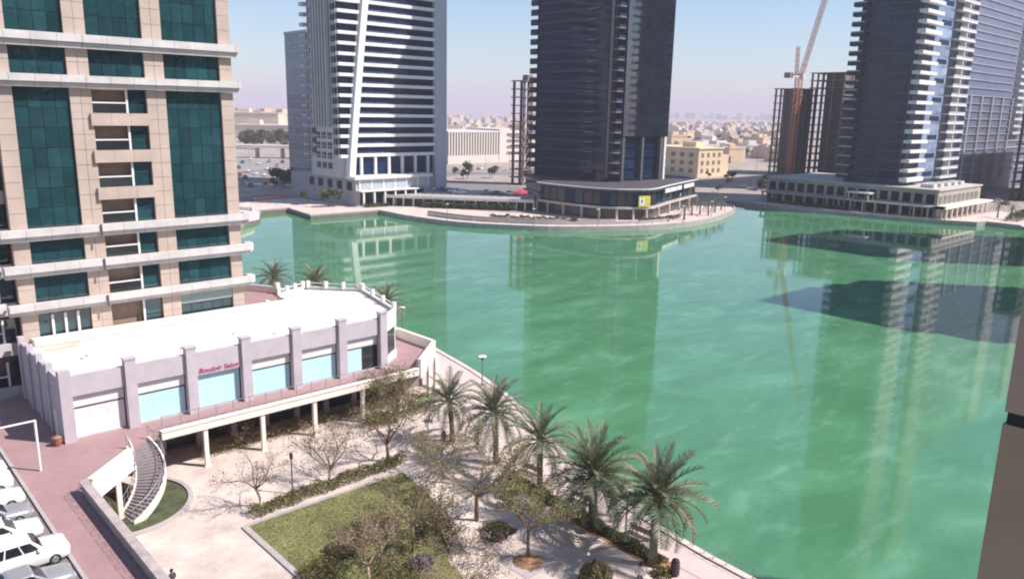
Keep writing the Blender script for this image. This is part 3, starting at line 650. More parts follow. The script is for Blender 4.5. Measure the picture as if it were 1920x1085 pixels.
def hedge(label, p0, p1, w, h, seed, leaf, n, size=.085, ragged=.25):
    r = random.Random(seed); mid = (Vector(p0)+Vector(p1))/2; t = thing('hedge', label, 'hedge', (mid.x, mid.y, 0)); mb = MB(); P = Vector(p0); Q = Vector(p1); d = (Q-P); L = d.length; d.normalize(); s = Vector((-d.y, d.x))
    ph = [r.uniform(0, 6.28) for _ in range(4)]
    for _ in range(n):
        u = r.uniform(0, L); hh = h*(1+ragged*(math.sin(u*1.3+ph[0])*.6+math.sin(u*3.1+ph[1])*.5)); ww = w*(1+ragged*.7*math.sin(u*2.1+ph[2]))
        a = r.uniform(0, math.pi); rr = r.uniform(.6, 1)
        c = P+d*u+s*(math.cos(a)*ww/2*rr); leaves(mb, [(c.x, c.y, max(.03, abs(math.sin(a))**.6*hh*rr))], size, 1, .03, r)
    mb.build('foliage', leaf, t)['kind'] = 'stuff'; sb = MB()
    for k in range(int(L/.6)):
        c = P+d*(k*.6+.3); sb.tube([(c.x, c.y, 0), (c.x+.1, c.y+.1, h*.6)], [.03, .012], 4)
    sb.build('stem', M_BARK, t)
hedge('ragged olive hedge along the far side of the lawn', (9.0, -13.2), (23.2, -12.6), 1.3, .85, 41, L_HEDGEO, 6500)
hedge('dark green hedge beside the benches along the promenade', (27.2, -37.5), (28.1, -21), 1.1, .62, 42, L_HEDGE, 6500)
hedge('dark shrubs growing under the raised walkway', (10, -.6), (30, -.6), 1.6, 1.2, 43, L_HEDGEO, 5000)
hedge('bushy hedge under the far end of the walkway', (24.5, -4.4), (34, -3.6), 1.8, 1.5, 44, L_HEDGEO, 5000)
for i, (px, py, rx, h, lf, lab) in enumerate(((700, 1000, 1.9, 1.3, L_BRONZE, 'bronze bush on the lawn left of the pale trunk'), (820, 1000, 1.7, 1.2, L_BRONZE, 'dark bush right of the pale trunk'), (600, 1075, 1.5, 1.0, L_HEDGEO, 'olive bush at the kerb of the lawn, bottom edge'),
        (745, 1075, 1.9, .9, L_HEDGEO, 'low grey green shrub at the bottom of the lawn'), (930, 1000, 1.3, .8, L_BRONZE, 'brownish shrub under the large acacia'), (640, 1035, 1.3, .8, L_BRONZE, 'brown tangled shrub behind the yellow twiggy tree'), (790, 1060, 1.0, .7, foliage('lilac_leaf', (.12, .11, .13), (.26, .22, .30)), 'lilac tinted shrub beside the cream path'))):
    p = G(px, py); bush('shrub', lab, 'shrub', (p.x, p.y, 0), rx, rx*.85, h, 60+i, lf, 1500)
p = G(1115, 1090); bush('clipped_shrub', 'round clipped green shrub at the bottom edge', 'shrub', (p.x, p.y, 0), .95, .95, 1.5, 75, L_HEDGEO, 3800, .07, shell=.8)
p = G(1150, 1060); bush('shrub', 'small flowering shrub at the foot of the nearest palm', 'shrub', (26.2, -38.2, 0), .7, .7, .6, 76, L_HEDGEO, 500)
# square planter and soil at the umbrella acacia, bed under palms
pl = thing('tree_planter', 'square soil planter with grey kerb under the umbrella acacia', 'planter', (*G(990, 1052).xy, 0)); c = G(990, 1052)
MB().prism([(c.x-1.5, c.y-1.5), (c.x+1.5, c.y-1.5), (c.x+1.5, c.y+1.5), (c.x-1.5, c.y+1.5)], .0, .03).build('border', M_GREYKERB, pl)
MB().lathe((c.x, c.y, 0), [(1.05, .031), (.8, .12), (.35, .22), (.05, .25)], 14).build('soil', M_SOIL, pl)
tag(MB().prism([(26.3, -38.5), (27.9, -38.5), (29.0, -20.5), (27.2, -20.5)], 0, .03).build('planting_bed', M_SOIL), kind='structure')
tag(MB().prism([(15.2, -33), (16.7, -27.6), (19.7, -24), (21.4, -19.2), (22.5, -14), (24.3, -14), (22.8, -20), (21, -25.4), (18.6, -28.6), (18, -33)], 0, .012).build('garden_path', mat('cream_path', (.72, .60, .54), .85, .12, .6, fine=.1)), kind='structure')
# ================================================================== STREET FURNITURE
def bench(loc, rz, label):
    t = thing('park_bench', label, 'bench', tuple(loc), 'wooden benches along the promenade'); t.rotation_euler.z = rz; ORG[t.name] = (0, 0, 0)
    for k in range(4): piece('seat_slat', t, -.95, .95, -.28+k*.14, -.17+k*.14, .43, .47, M_WOOD)
    for k in range(3):
        b = MB().bar((-.95, .31+k*.035, .58+k*.15), (.95, .31+k*.035, .58+k*.15), .035, .11); b.build('back_slat', M_WOOD, t)
    for s in (-.8, .8):
        mb = MB(); mb.box(s-.03, s+.03, -.26, -.2, 0, .42); mb.box(s-.03, s+.03, .2, .26, 0, .42); mb.box(s-.03, s+.03, -.26, .26, .38, .425); mb.bar((s, .25, .4), (s, .42, 1.0), .05); mb.build('leg', M_BLACK, t)
        MB().bar((s, -.27, .66), (s, .3, .66), .05).build('armrest', M_BLACK, t)
for (u, v), lab in zip(((30.2, -21.6), (29.7, -27.9), (29.2, -34.2)), ('wooden bench farthest from the camera, behind the third palm', 'wooden bench beside the wide palm trunk', 'wooden bench beside the lamp post, nearest the camera')): bench((u, v, 0), R(94), lab)
def lamp(loc, h, label, disc=True, group='promenade lamp posts'):
    t = thing('street_lamp', label, 'lamp post', tuple(loc), group); x, y, z = loc
    MB().lathe(loc, [(.14, 0), (.14, .25), (.07, .3), (.055, h)], 10).build('post', mat('lamp_post_paint', (.17, .15, .15), .5, .1, 3), t)
    if disc:
        MB().lathe((x, y, z+h), [(.1, .0), (.16, .04), (.16, .28), (.1, .3)], 10).build('lamp_housing', M_BLACK, t)
        MB().lathe((x, y, z+h+.31), [(.12, .0), (.46, .06), (.48, .1), (.1, .2)], 16).build('lamp_hat', M_WHITE, t)
    else: MB().lathe((x, y, z+h), [(.1, 0), (.13, .03), (.13, .45), (.05, .5)], 10).build('lamp_head', M_BLACK, t)
lamp((28.3, -33.3, 0), 3.2, 'lamp post with white disc hat beside the nearest bench'); lamp((*G(549, 925).xy, 0), 3.0, 'dark slim post lamp standing in the olive hedge', False)
lamp((*G(904, 722).xy, 0), 3.0, 'white hatted lamp post at the water edge past the palms'); lamp((46.0, 20.5, 0), 3.4, 'white hatted lamp post behind the pavilion corner'); lamp((*G(845, 792).xy, 0), 2.2, 'slim lamp post beside the farthest promenade palm')
def bin_(loc, label, w=.5, h=1.1):
    t = thing('litter_bin', label, 'litter bin', tuple(loc)); x, y, z = loc
    MB().lathe((x, y, z+.08), [(w*.9, 0), (w, .05), (w, h-.15), (w*.85, h-.08)], 14).build('bin_body', mat('bin_plastic', (.075, .05, .06), .6, .1, 3), t); MB().lathe((x, y, z+h), [(w*.9, 0), (w*.75, .12), (w*.2, .18)], 14).build('lid', M_BLACK, t); MB().lathe((x, y, z), [(w*.5, 0), (w*.5, .08)], 10).build('foot', M_BLACK, t)
bin_((*G(1265, 1078).xy, 0), 'dark litter bin beside the nearest palm', .3, 1.05); bin_((*G(832, 826).xy, 0), 'small dark litter bin beside the farthest palm', .24, .8)
bd = thing('notice_board', 'dark notice board on the promenade behind the walkway end', 'notice board', (42.6, 9.6, 0))
piece('panel', bd, 42.0, 43.2, 9.55, 9.63, .7, 2.0, M_BLACK); piece('sheet', bd, 42.15, 42.6, 9.52, 9.546, 1.0, 1.7, M_WHITE); piece('leg', bd, 42.1, 42.2, 9.56, 9.62, 0, .7, M_BLACK); piece('leg', bd, 43.0, 43.1, 9.56, 9.62, 0, .7, M_BLACK)
# quay edge railing near the camera
rq = thing('quay_railing', 'thin wire railing along the near promenade edge', 'railing', (30.6, -42, 0)); q = offset(QUAY, .32)
idx = [k for k in range(len(q)) if -62 < q[k][1] < -36]
for k in idx: MB().tube([(*q[k], .1), (*q[k], 1.0)], [.03, .03], 6).build('post', M_METAL, rq)
for z in (.55, .98): MB().tube([(*q[k], z) for k in idx], [.018]*len(idx), 5).build('rail', M_METAL, rq)
gt = thing('height_barrier', 'white steel goal frame over the parking entrance at left', 'barrier', (-2.6, -4.2, DZ))
MB().tube([(-2.6, -4.2, DZ), (-2.6, -4.2, 7.9)], [.09, .09], 8).build('post', M_WHITE, gt); MB().tube([(-2.6, -4.2, 7.85), (-9.5, -4.2, 7.85)], [.07, .07], 8).build('crossbar', M_WHITE, gt); MB().tube([(-9.4, -4.2, DZ-.1), (-9.4, -4.2, 7.9)], [.09, .09], 8).build('post', M_WHITE, gt)
ps = thing('planter_pot', 'small brown pot at the shaded pavilion corner', 'pot', (-.55, -.2, DZ)); MB().lathe((-.55, -.2, DZ), [(.25, 0), (.33, .35), (.36, .7), (.3, .7)], 12).build('pot', mat('terracotta', (.32, .14, .09), .8, .15, 4), ps); MB().lathe((-.55, -.2, DZ+.68), [(.29, .02), (.22, .1), (.05, .16)], 12).build('soil', M_SOIL, ps)
# ================================================================== CARS
def car(name, label, loc, rz, paint, kind='sedan', group=None):
    t = thing(name, label, 'car', tuple(loc), group); t.rotation_euler.z = rz; ORG[t.name] = (0, 0, 0)
    L, W, H, belt, hood = (4.6, 1.8, 1.45, .92, .85) if kind == 'sedan' else (4.75, 1.92, 1.82, 1.12, 1.08)
    x0 = -L/2
    def sec(x, w, zb, zt, rnd=.12):
        return [(x, -w+.08, zb), (x, -w, zb+.12), (x, -w, zt-rnd*1.4), (x, -w+rnd*.6, zt-.02), (x, -w*.45, zt+.01), (x, w*.45, zt+.01), (x, w-rnd*.6, zt-.02), (x, w, zt-rnd*1.4), (x, w, zb+.12), (x, w-.08, zb)]
    w = W/2; tail = belt if kind == 'sedan' else belt
    S = [(0, w*.80, .38, hood-.22), (.08, w*.9, .26, hood-.08), (.45, w*.97, .2, hood-.03), (1.1, w, .2, hood+.02), (1.45, w, .2, belt), (2.4, w, .2, belt), (L-1.1, w, .2, tail), (L-.5, w*.98, .22, tail), (L-.1, w*.92, .28, tail-.06), (L, w*.85, .4, tail-.2)]
    mb = MB(); mb.loft([sec(x0+a, b, c, d) for a, b, c, d in S]); body = mb.build('body', paint, t, True)
    if kind == 'sedan': C = [(1.25, .90, belt-.03), (2.05, .78, H), (3.1, .78, H), (3.95, .86, belt)]
    else: C = [(1.2, .92, belt-.03), (1.95, .82, H-.03), (3.9, .80, H), (4.6, .9, belt)]
    def cs(x, k, z): return [(x0+x, -w*k, z), (x0+x, -w*k*.55, z+.03), (x0+x, w*k*.55, z+.03), (x0+x, w*k, z)]
    (xa, ka, za), (xb, kb, zb), (xc, kc, zc), (xd, kd, zd) = C
    mb = MB(); B = [(x0+xa, -w*ka, belt-.05), (x0+xd, -w*kd, belt-.05), (x0+xd, w*kd, belt-.05), (x0+xa, w*ka, belt-.05)]
    Tt = [(x0+xb, -w*kb, H), (x0+xc, -w*kc, H), (x0+xc, w*kc, H), (x0+xb, w*kb, H)]
    mb.loft([B, Tt]); cab = mb.build('cabin', paint, t)
    bv = cab.modifiers.new('bevel', 'BEVEL'); bv.width = .07; bv.segments = 2
    def quad_on(a, b, c, d, s0, s1, t0, t1, off):
        a, b, c, d = map(Vector, (a, b, c, d)); f = lambda s, t_: (a.lerp(b, s)).lerp(d.lerp(c, s), t_); n = (b-a).cross(d-a).normalized()*off
        return [f(s0, t0)+n, f(s1, t0)+n, f(s1, t1)+n, f(s0, t1)+n]
    def win(nm, a, b, c, d, s0, s1, t0=.16, t1=.86): MB().loft([quad_on(a, b, c, d, s0, s1, t0, t1, .012), quad_on(a, b, c, d, s0, s1, t0, t1, -.02)]).build(nm, CARGL, t)
    win('windscreen', B[3], B[0], Tt[0], Tt[3], .07, .93); win('rear_window', B[1], B[2], Tt[2], Tt[1], .08, .92)
    for sgn in (0, 1):
        a, b, c, d = (B[0], B[1], Tt[1], Tt[0]) if not sgn else (B[2], B[3], Tt[3], Tt[2])
        for s0, s1 in ((.10, .49), (.52, .88)) if kind == 'sedan' else ((.08, .36), (.39, .66), (.69, .93)): win('side_window', a, b, c, d, s0, s1)
    for xx in (.85, L-.95):
        for s in (-1, 1):
            wh = MB()
            wh.tube([(x0+xx, s*(w-.2), .32), (x0+xx, s*(w+.015), .32)], [.32, .32], 14); wo_ = wh.build('wheel', TYRE, t); MB().tube([(x0+xx, s*(w+.01), .32), (x0+xx, s*(w+.03), .32)], [.2, .18], 10).build('rim', RIM, wo_)
    for s in (-1, 1):
        MB().box(x0-.005, x0+.18, s*w*.62-.17, s*w*.62+.17, hood-.32, hood-.19).build('headlight', LAMPW, t); MB().box(x0+L-.12, x0+L+.004, s*w*.66-.14, s*w*.66+.14, tail-.38, tail-.2).build('tail_light', LAMPR, t)
        MB().box(x0+1.5, x0+1.68, s*(w+.02)-.09, s*(w+.02)+.09, belt+.0, belt+.12).build('mirror', paint, t)
    MB().box(x0-.012, x0+.1, -w*.35, w*.35, .42, .58).build('grille', M_BLACK, t)
    return t
gp = 'cars parked beside the pink walkway'
for v, kind, pt, dx, lab in ((-2.4, 'sedan', 'white', 0, 'white car farthest along the walkway kerb, by the goal frame'), (-5.2, 'suv', 'white', .2, 'white boxy car second along the kerb from the goal frame'), (-8.1, 'sedan', 'white', 0, 'white sedan parked third from the goal frame'),
        (-10.8, 'sedan', 'silver', .1, 'pale silver sedan between two white sedans mid row'), (-13.4, 'sedan', 'white', .1, 'white sedan with its hood nearest the kerb, mid row'), (-17.0, 'suv', 'white', -.4, 'big white off-roader with dark side windows, lower left'), (-20.2, 'sedan', 'silver', .0, 'grey silver car at the bottom left corner')):
    car('parked_car', lab, (-6.75-dx, v, DZ-.12), R(180+random.uniform(-2, 2)), PAINT[pt], kind, gp)
# ================================================================== PERSON at the lower edge
def person(loc, rz, label, shirt, trousers):
    t = thing('person', label, 'person', tuple(loc)); t.rotation_euler.z = rz
    J = {'pel': (0, 0, .95, .15), 'chest': (0, 0, 1.3, .17), 'neck': (0, 0, 1.49, .06), 'head': (0, .02, 1.6, .095), 'crown': (0, .02, 1.68, .085),
         'ls': (-.19, 0, 1.42, .065), 'le': (-.27, -.02, 1.14, .05), 'lh': (-.27, .08, .9, .04), 'rs': (.19, 0, 1.42, .065), 're': (.27, .0, 1.14, .05), 'rh': (.27, .12, .92, .04),
         'lk': (-.11, .06, .5, .075), 'la': (-.11, -.04, .09, .05), 'lt': (-.11, .12, .05, .045), 'lhip': (-.1, 0, .88, .1), 'rhip': (.1, 0, .88, .1), 'rk': (.11, -.02, .5, .075), 'ra': (.11, -.14, .09, .05), 'rt': (.11, .03, .05, .045)}
    E_ = [('pel', 'chest'), ('chest', 'neck'), ('neck', 'head'), ('head', 'crown'), ('chest', 'ls'), ('ls', 'le'), ('le', 'lh'), ('chest', 'rs'), ('rs', 're'), ('re', 'rh'), ('pel', 'lhip'), ('lhip', 'lk'), ('lk', 'la'), ('la', 'lt'), ('pel', 'rhip'), ('rhip', 'rk'), ('rk', 'ra'), ('ra', 'rt')]
    ks = list(J); me = bpy.data.meshes.new('body'); me.from_pydata([J[k][:3] for k in ks], [(ks.index(a), ks.index(b)) for a, b in E_], [])
    o = bpy.data.objects.new('body', me); COL.objects.link(o); o.parent = t
    sk = o.modifiers.new('skin', 'SKIN'); ss = o.modifiers.new('sub', 'SUBSURF'); ss.levels = 1; ss.render_levels = 1
    for i, k in enumerate(ks): me.skin_vertices[0].data[i].radius = (J[k][3], J[k][3]*(.75 if k in ('pel', 'chest') else 1)); me.skin_vertices[0].data[i].use_root = (k == 'pel')
    bpy.context.view_layer.update(); dg = bpy.context.evaluated_depsgraph_get(); nm = bpy.data.meshes.new_from_object(o.evaluated_get(dg)); o.modifiers.clear(); o.data = nm
    for m in (mat('skin', (.30, .17, .11), .6, 0), shirt, trousers, M_BLACK): nm.materials.append(m)
    for p in nm.polygons:
        c = p.center; p.material_index = 0 if (c.z > 1.47 or (abs(c.x) > .2 and c.z < 1.12)) else 1 if c.z > .93 else 2 if c.z > .1 else 3
    nm.shade_smooth()
    MB().lathe((0, 0, 1.6), [(.105, .0), (.112, .06), (.09, .13), (.04, .165)], 12).build('hair', mat('dark_hair', (.02, .015, .012), .7, 0), None).parent = t
person((1.1, -19.2, 0), R(20), 'person in dark clothes walking at the bottom edge beside the parapet', mat('dark_shirt', (.05, .05, .07), .8, .1, 6), mat('dark_trousers', (.04, .04, .05), .8, .1, 6))
person((24.0, -38.0, 0), R(120), 'person in a pale shirt by the nearest palm at bottom edge', mat('pale_shirt', (.55, .52, .55), .8, .1, 6), mat('blue_trousers', (.06, .07, .12), .8, .1, 6))
# ================================================================== MIDDLE BANK: white tower
M_WT = mat('white_tower_band', (.80, .79, .79), .5, .06, .3); M_WTG = mat('white_tower_wall', (.45, .45, .47), .7, .08, .2)
M_NAVY = glass('navy_glass', (.008, .022, .060), .05, 1.32, .01); M_NAVY2 = mat('navy_panel', (.006, .016, .046), .45, .2, .4, spec=.2)
M_MULL = mat('white_mullion', (.30, .30, .34), .5, .1, 1)
wt = thing('white_tower', 'white banded tower with a tall slanting fin beside the blue glass slab', 'building', (135, 162, 0))
piece('core', wt, 115.2, 153.5, 153.3, 172, 8.5, 118, M_WTG)
def fin_u(z): t = max(0, (z-9)/53.); return 116.7+6.0*t**1.12
ZW = [15.0+3.07*k for k in range(33)]
for k, z in enumerate(ZW):
    piece('floor_band', wt, fin_u(z)+2.1, 150.4, 151.7, 153.28, z, z+1.0, M_WT)
    piece('window_strip', wt, fin_u(z+2)+2.1, 150.4, 152.6, 153.2, z+1.002, z+3.065, M_NAVY)
    for q in range(2): piece('balcony_rail', wt, fin_u(z)+3.0+q*5.2, fin_u(z)+7.8+q*5.2, 151.75, 151.8, z+1.3, z+1.38, M_MULL)
    b = fin_u(z)-.05
    if b-114.3 > .6: piece('corner_balcony', wt, 114.3, b, 151.5, 153.28, z-.2, z+.75, M_WT)
    piece('corner_glazing', wt, 114.7, max(115.2, b), 152.9, 153.28, z+.76, z+2.8, M_NAVY2)
    for v0 in (154.6, 168.3):
        w = piece('window', wt, 115.0, 115.19, v0, v0+2.4, z+.7, z+2.5, M_NAVY2); piece('mullion', w, 114.93, 114.995, v0+1.15, v0+1.27, z+.7, z+2.5, M_WTG); piece('sill', wt, 114.7, 115.19, v0-.3, v0+2.7, z+.35, z+.6, M_WTG)
    piece('side_balcony', wt, 113.2, 115.19, 170.7, 173.2, z-.15, z+.9 if k > 12 else z+.4, M_WTG)
    piece('side_band', wt, 114.95, 115.19, 153.3, 170.6, z-.12, z+.12, M_WTG)
for z_ in (11, 14.2, 17.3, 20.4):
    for v_ in (158.6, 162.2, 165.8): w = piece('window', wt, 115.0, 115.19, v_, v_+2.2, z_, z_+1.9, M_NAVY2); piece('mullion', w, 114.93, 114.995, v_+1.0, v_+1.14, z_, z_+1.9, M_WTG)
for j in range(6): piece('rib', wt, 113.7, 114.94, 158.2+j*1.75, 158.75+j*1.75, 24, 118, M_WTG)
piece('rib_backing', wt, 115.0, 115.18, 158.76, 167.4, 24, 118, M_NAVY2) if False else None
for j in range(5): piece('slot_window', wt, 114.6, 114.93, 158.9+j*1.75, 159.8+j*1.75, 25, 117, mat('brown_glazing', (.10, .075, .075), .3, .15, .3))
mb = MB(); zz = [8.8+k*(109/26.) for k in range(27)]
mb.loft([[(fin_u(z), 150.7, z), (fin_u(z)+2.1, 150.7, z), (fin_u(z)+2.1, 153.29, z), (fin_u(z), 153.29, z)] for z in zz]); mb.build('fin', mat('fin_white', (.78, .77, .78), .5, .03, .2), wt)
piece('pier', wt, 150.41, 155.2, 151.3, 172.2, 0.5, 118, mat('pale_pier', (.52, .53, .60), .6, .08, .15))
for k in range(6): piece('column', wt, 121.5+k*5.2, 122.3+k*5.2, 151.9, 152.7, 9.3, 14.99, M_WT)
piece('lobby_glazing', wt, 119, 150.4, 152.9, 153.28, 9.3, 14.99, M_NAVY)
wp = thing('white_tower_podium', 'white glazed podium pavilion in front of the banded tower', 'building', (131, 150, 0))
MB().prism([(117, 148), (145.5, 148), (150.3, 151.2), (150.3, 153.2), (154, 172.3), (154, 190), (117, 190)], 0, 8.3).build('wall', mat('podium_grey', (.36, .35, .36), .8, .1, .3), wp)
piece('roof_slab', wp, 116.2, 146, 146.9, 152.9, 8.32, 9.25, M_ROOF); piece('canopy', wp, 117, 139, 144.8, 147.95, 4.7, 5.1, M_ROOF)
for k in range(7): piece('mullion', wp, 118.2+k*4.4, 118.6+k*4.4, 147.7, 147.99, 5.1, 8.3, M_WHITE)
for k in range(6): piece('glazing', wp, 118.65+k*4.4, 122.55+k*4.4, 147.8, 147.99, 5.2, 8.2, mat('pale_glazing', (.42, .46, .50), .15, .1, .5))
for k in range(6): piece('column', wp, 118+k*3.9, 118.5+k*3.9, 145.1, 145.6, 0, 4.69, M_WHITE)
for k in range(5): piece('dark_glazing', wp, 118.6+k*5, 123.0+k*5, 147.85, 147.99, .3, 4.4, M_NAVY2)
for k in range(5): w = piece('window', wp, 116.9, 116.99, 150+k*6, 153+k*6, 4.8, 7.4, M_NAVY2)
bt = thing('blue_glass_tower', 'slim blue glass tower standing behind the white banded tower', 'building', (140, 222, 0))
piece('core', bt, 139, 158, 216, 234, 0, 57.5, M_NAVY2)
for k in range(18): piece('window_strip', bt, 138.8, 138.99, 216.3, 233.7, .6+k*3.15, 3.5+k*3.15, glass('blue_curtain', (.07, .12, .20), .08, 1.5)) if k < 18 else None
for k in range(18): piece('spandrel', bt, 138.7, 138.99, 216, 234, 3.52+k*3.15-.02, 3.73+k*3.15, M_WTG)
piece('parapet', bt, 138.7, 158.2, 215.7, 234.2, 57.52, 58.4, M_WTG)
# ================================================================== MIDDLE BANK: dark tower
dt = thing('dark_tower', 'dark navy residential tower with a hanging glass block', 'building', (190, 110, 0))
piece('core', dt, 178.5, 203, 97.6, 132, 0, 120, M_NAVY2)
piece('core', dt, 181, 203, 101.5, 132, 120.01, 134, M_NAVY2); piece('core', dt, 184, 203, 105.5, 132, 134.01, 146, M_NAVY2); piece('core', dt, 188, 203, 111, 132, 146.01, 158, M_NAVY2)
M_DSLAB = mat('dark_slab', (.018, .030, .060), .6, .15, .4); M_DSL2 = mat('sunlit_slab', (.20, .165, .15), .7, .15, .5)  # tan tone holds the light that these balcony slabs catch
for k in range(35):
    z = 11.5+3.1*k
    piece('floor_band', dt, 178.1, 178.49, 100, 131, z, z+.75, M_DSLAB); piece('window_strip', dt, 178.3, 178.49, 100, 131, z+.76, z+3.09, M_NAVY)
    piece('balcony', dt, 177.3, 178.48, 131.2, 134.2, z-.12, z+1.75, M_DSLAB)
    piece('balcony', dt, 177.0, 178.05, 104.5, 108.0, z, z+.3, M_DSL2 if k % 1 == 0 else M_DSLAB)
    piece('balcony', dt, 177.4, 180.4, 95.6, 97.58, z, z+.38, M_DSL2); piece('balcony_rail', dt, 177.4, 180.4, 95.6, 95.66, z+.39, z+1.2, M_NAVY)
    piece('window', dt, 178.5, 180.5, 97.4, 97.59, z+.76, z+3.0, M_NAVY)
piece('corner_pier', dt, 178.0, 178.6, 98.6, 99.5, 10, 120, M_DSL2)
M_BLKG = glass('smoked_glass', (.010, .014, .026), .03, 2.0, .006)
gb = piece('glass_block', dt, 180.6, 203.8, 95.2, 97.58, 22.8, 64.5, M_NAVY2); piece('glass_block', dt, 180.6, 202.0, 95.2, 97.58, 64.52, 118, M_NAVY2)
for i in range(8):
    for j in range(26):
        z = 23.0+j*3.6
        if z > 63 and i == 7: continue
        piece('pane', gb, 180.7+i*2.9+.03, 180.7+(i+1)*2.9-.03 if not (i == 7) else 203.75, 95.1, 95.19, z+.03, z+3.57 if z+3.6 < 117 else z+3.0, M_BLKG)
for k, u in enumerate((181.2, 190.8, 200.4)): piece('leg', dt, u, u+1.0, 95.4, 96.6, 8.6, 22.78, mat('grey_leg', (.10, .10, .12), .6, .1, .5))
piece('leg_panel', dt, 202.4, 203.4, 95.3, 110, 8.6, 22.78, M_CREAMC)
for k in range(2):
    for j in range(4): piece('window', dt, 182.4+k*9.6, 190.6+k*9.6, 97.0, 97.55, 9.4+j*3.4, 12.2+j*3.4, M_NAVY)
piece('door_surround', dt, 178.2, 178.49, 99.8, 103.5, 8.8, 13.5, mat('brown_panel', (.12, .085, .085), .6, .1, 1))
pd = thing('dark_podium', 'dark curved two storey podium with pale colonnade at the foot of the navy tower', 'building', (180, 95, 0))
PODD = [(157.0, 108.2), (156.6, 100), (157.5, 90), (160, 82), (165.5, 77.2), (172, 75.3), (187, 80.5), (201, 85), (214, 89), (222, 100), (215, 131), (178, 137), (170, 122)]
PS = smoothline(PODD[:9], 3)+PODD[9:]
ci = lambda d: offset(PS, -d if True else d, True)
def inset(poly, d):
    a = sum(poly[k][0]*poly[(k+1) % len(poly)][1]-poly[(k+1) % len(poly)][0]*poly[k][1] for k in range(len(poly))); return offset(poly, d if a > 0 else -d, True)
MB().prism(inset(PS, 1.6), 0, 3.15).build('ground_floor', mat('podium_shopfront', (.075, .065, .065), .3, .2, .6), pd)
MB().prism(PS, 3.16, 3.75).build('floor_slab', mat('podium_stone', (.52, .46, .42), .75, .1, .4), pd)
MB().prism(inset(PS, .9), 3.76, 8.2).build('upper_floor', M_NAVY, pd)
MB().prism(inset(PS, -.3), 8.21, 8.75).build('roof_edge', mat('dark_fascia', (.07, .06, .075), .6, .15, .5), pd)
MB().prism(inset(PS, 1.4), 8.76, 8.85).build('roof', mat('podium_roof', (.075, .065, .075), .8, .15, .3), pd)
MB().wall(PS[:27], .5, 8.76, 9.0).build('roof_trim', M_WHITE, pd)
for k in range(len(PS)-4):
    p = Vector(PS[k]); 
    if k % 2 == 0: piece('column', pd, p.x+.15, p.x+.65, p.y+.15, p.y+.65, 0, 3.15, MATS['podium_stone'])
ins = inset(PS, .82)
for k in range(0, 24):
    p, q = Vector(ins[k]), Vector(ins[k+1]); a, b = p.lerp(q, .08), p.lerp(q, .92)
    MB().wall([a, b], .08, 4.2, 7.8).build('upper_window', [M_NAVY, M_TEALD, mat('brown_shop', (.085, .055, .055), .5, .2, .5), mat('teal_shop', (.02, .055, .07), .3, .2, .5)][(k*7) % 4], pd)
for k, (u0, u1) in enumerate(((180.5, 184.5), (185, 190.5), (191.3, 195.5), (198, 203), (203.5, 208))):
    v = 80.5+(u0-187)*.33-.75
    MB().wall([(u0, v), (u1, v+(u1-u0)*.32)], .2, 7.0, 8.19).build('sign_fascia', M_WHITE, pd)
for t_, u, v, z, sz, m in (('rf', 192.8, 81.0, 4.9, 1.6, M_WHITE),):
    text('sign_lettering', t_, sz, (u, v, z), (R(90), 0, R(18)), m, pd, ext=.06)
yb = thing('yellow_sign_board', 'yellow and white sign box on the dark podium corner', 'sign', (167, 76, 3.8))
MB().wall([(166.3, 76.2), (170.0, 75.0)], .35, 3.9, 7.0).build('panel', mat('sign_yellow', (.62, .55, .10), .5, .15, 1), yb); MB().wall([(166.5, 75.93), (168.0, 75.44)], .05, 4.4, 6.4).build('emblem', M_WHITE, yb); MB().wall([(167.0, 75.72), (167.4, 75.59)], .06, 5.0, 6.0).build('emblem_mark', M_BLACK, yb)
# terrace between the two towers
tr = thing('waterfront_terrace', 'long low terrace on white columns between white and dark towers', 'terrace', (145, 125, 0))
TL = [(126, 146), (133.6, 136.4), (141, 126.5), (149.6, 116.3), (156.4, 108.9)]
MB().prism(TL+[(169.6, 122.2), (166, 140), (153, 151), (146.2, 150.8)], 2.7, 3.2).build('slab', M_CONC, tr); MB().wall(offset(TL, -.25), .4, 2.6, 3.5).build('edge_beam', M_CREAMC, tr)
for k in range(16):
    s = k/15*3.999; i = int(s); p = Vector(TL[i]).lerp(Vector(TL[i+1]), s-i); piece('column', tr, p.x-.1, p.x+.25, p.y+.1, p.y+.45, 0, 2.6, M_WHITE)
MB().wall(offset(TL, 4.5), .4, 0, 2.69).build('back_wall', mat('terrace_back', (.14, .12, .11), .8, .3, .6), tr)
hedge('grey green hedge below the terrace between the towers', (132.6, 135.0), (151.6, 112.4), 2.0, 2.0, 90, L_FAR, 4800, .22)
for i, d in enumerate((5.6, 9.2)):
    w = thing('planter_wall', ('low dark planter wall along the far promenade, nearer the water', 'low dark planter wall along the far promenade, nearer the terrace')[i], 'wall', (130, 95, 0)); ln = offset(SHORE_M2[2:24] if i == 0 else SHORE_M2[1:17], d)
    for k in range(len(ln)-1): MB().wall([ln[k], ln[k+1]], .5, 0, .8+.15*i).build('wall_segment', M_CONC, w); MB().wall(offset([ln[k], ln[k+1]], .5), .5, .02, .75).build('planting', mat('planter_green', (.10, .09, .05), .95, .4, 1.2, .05, 3), w)
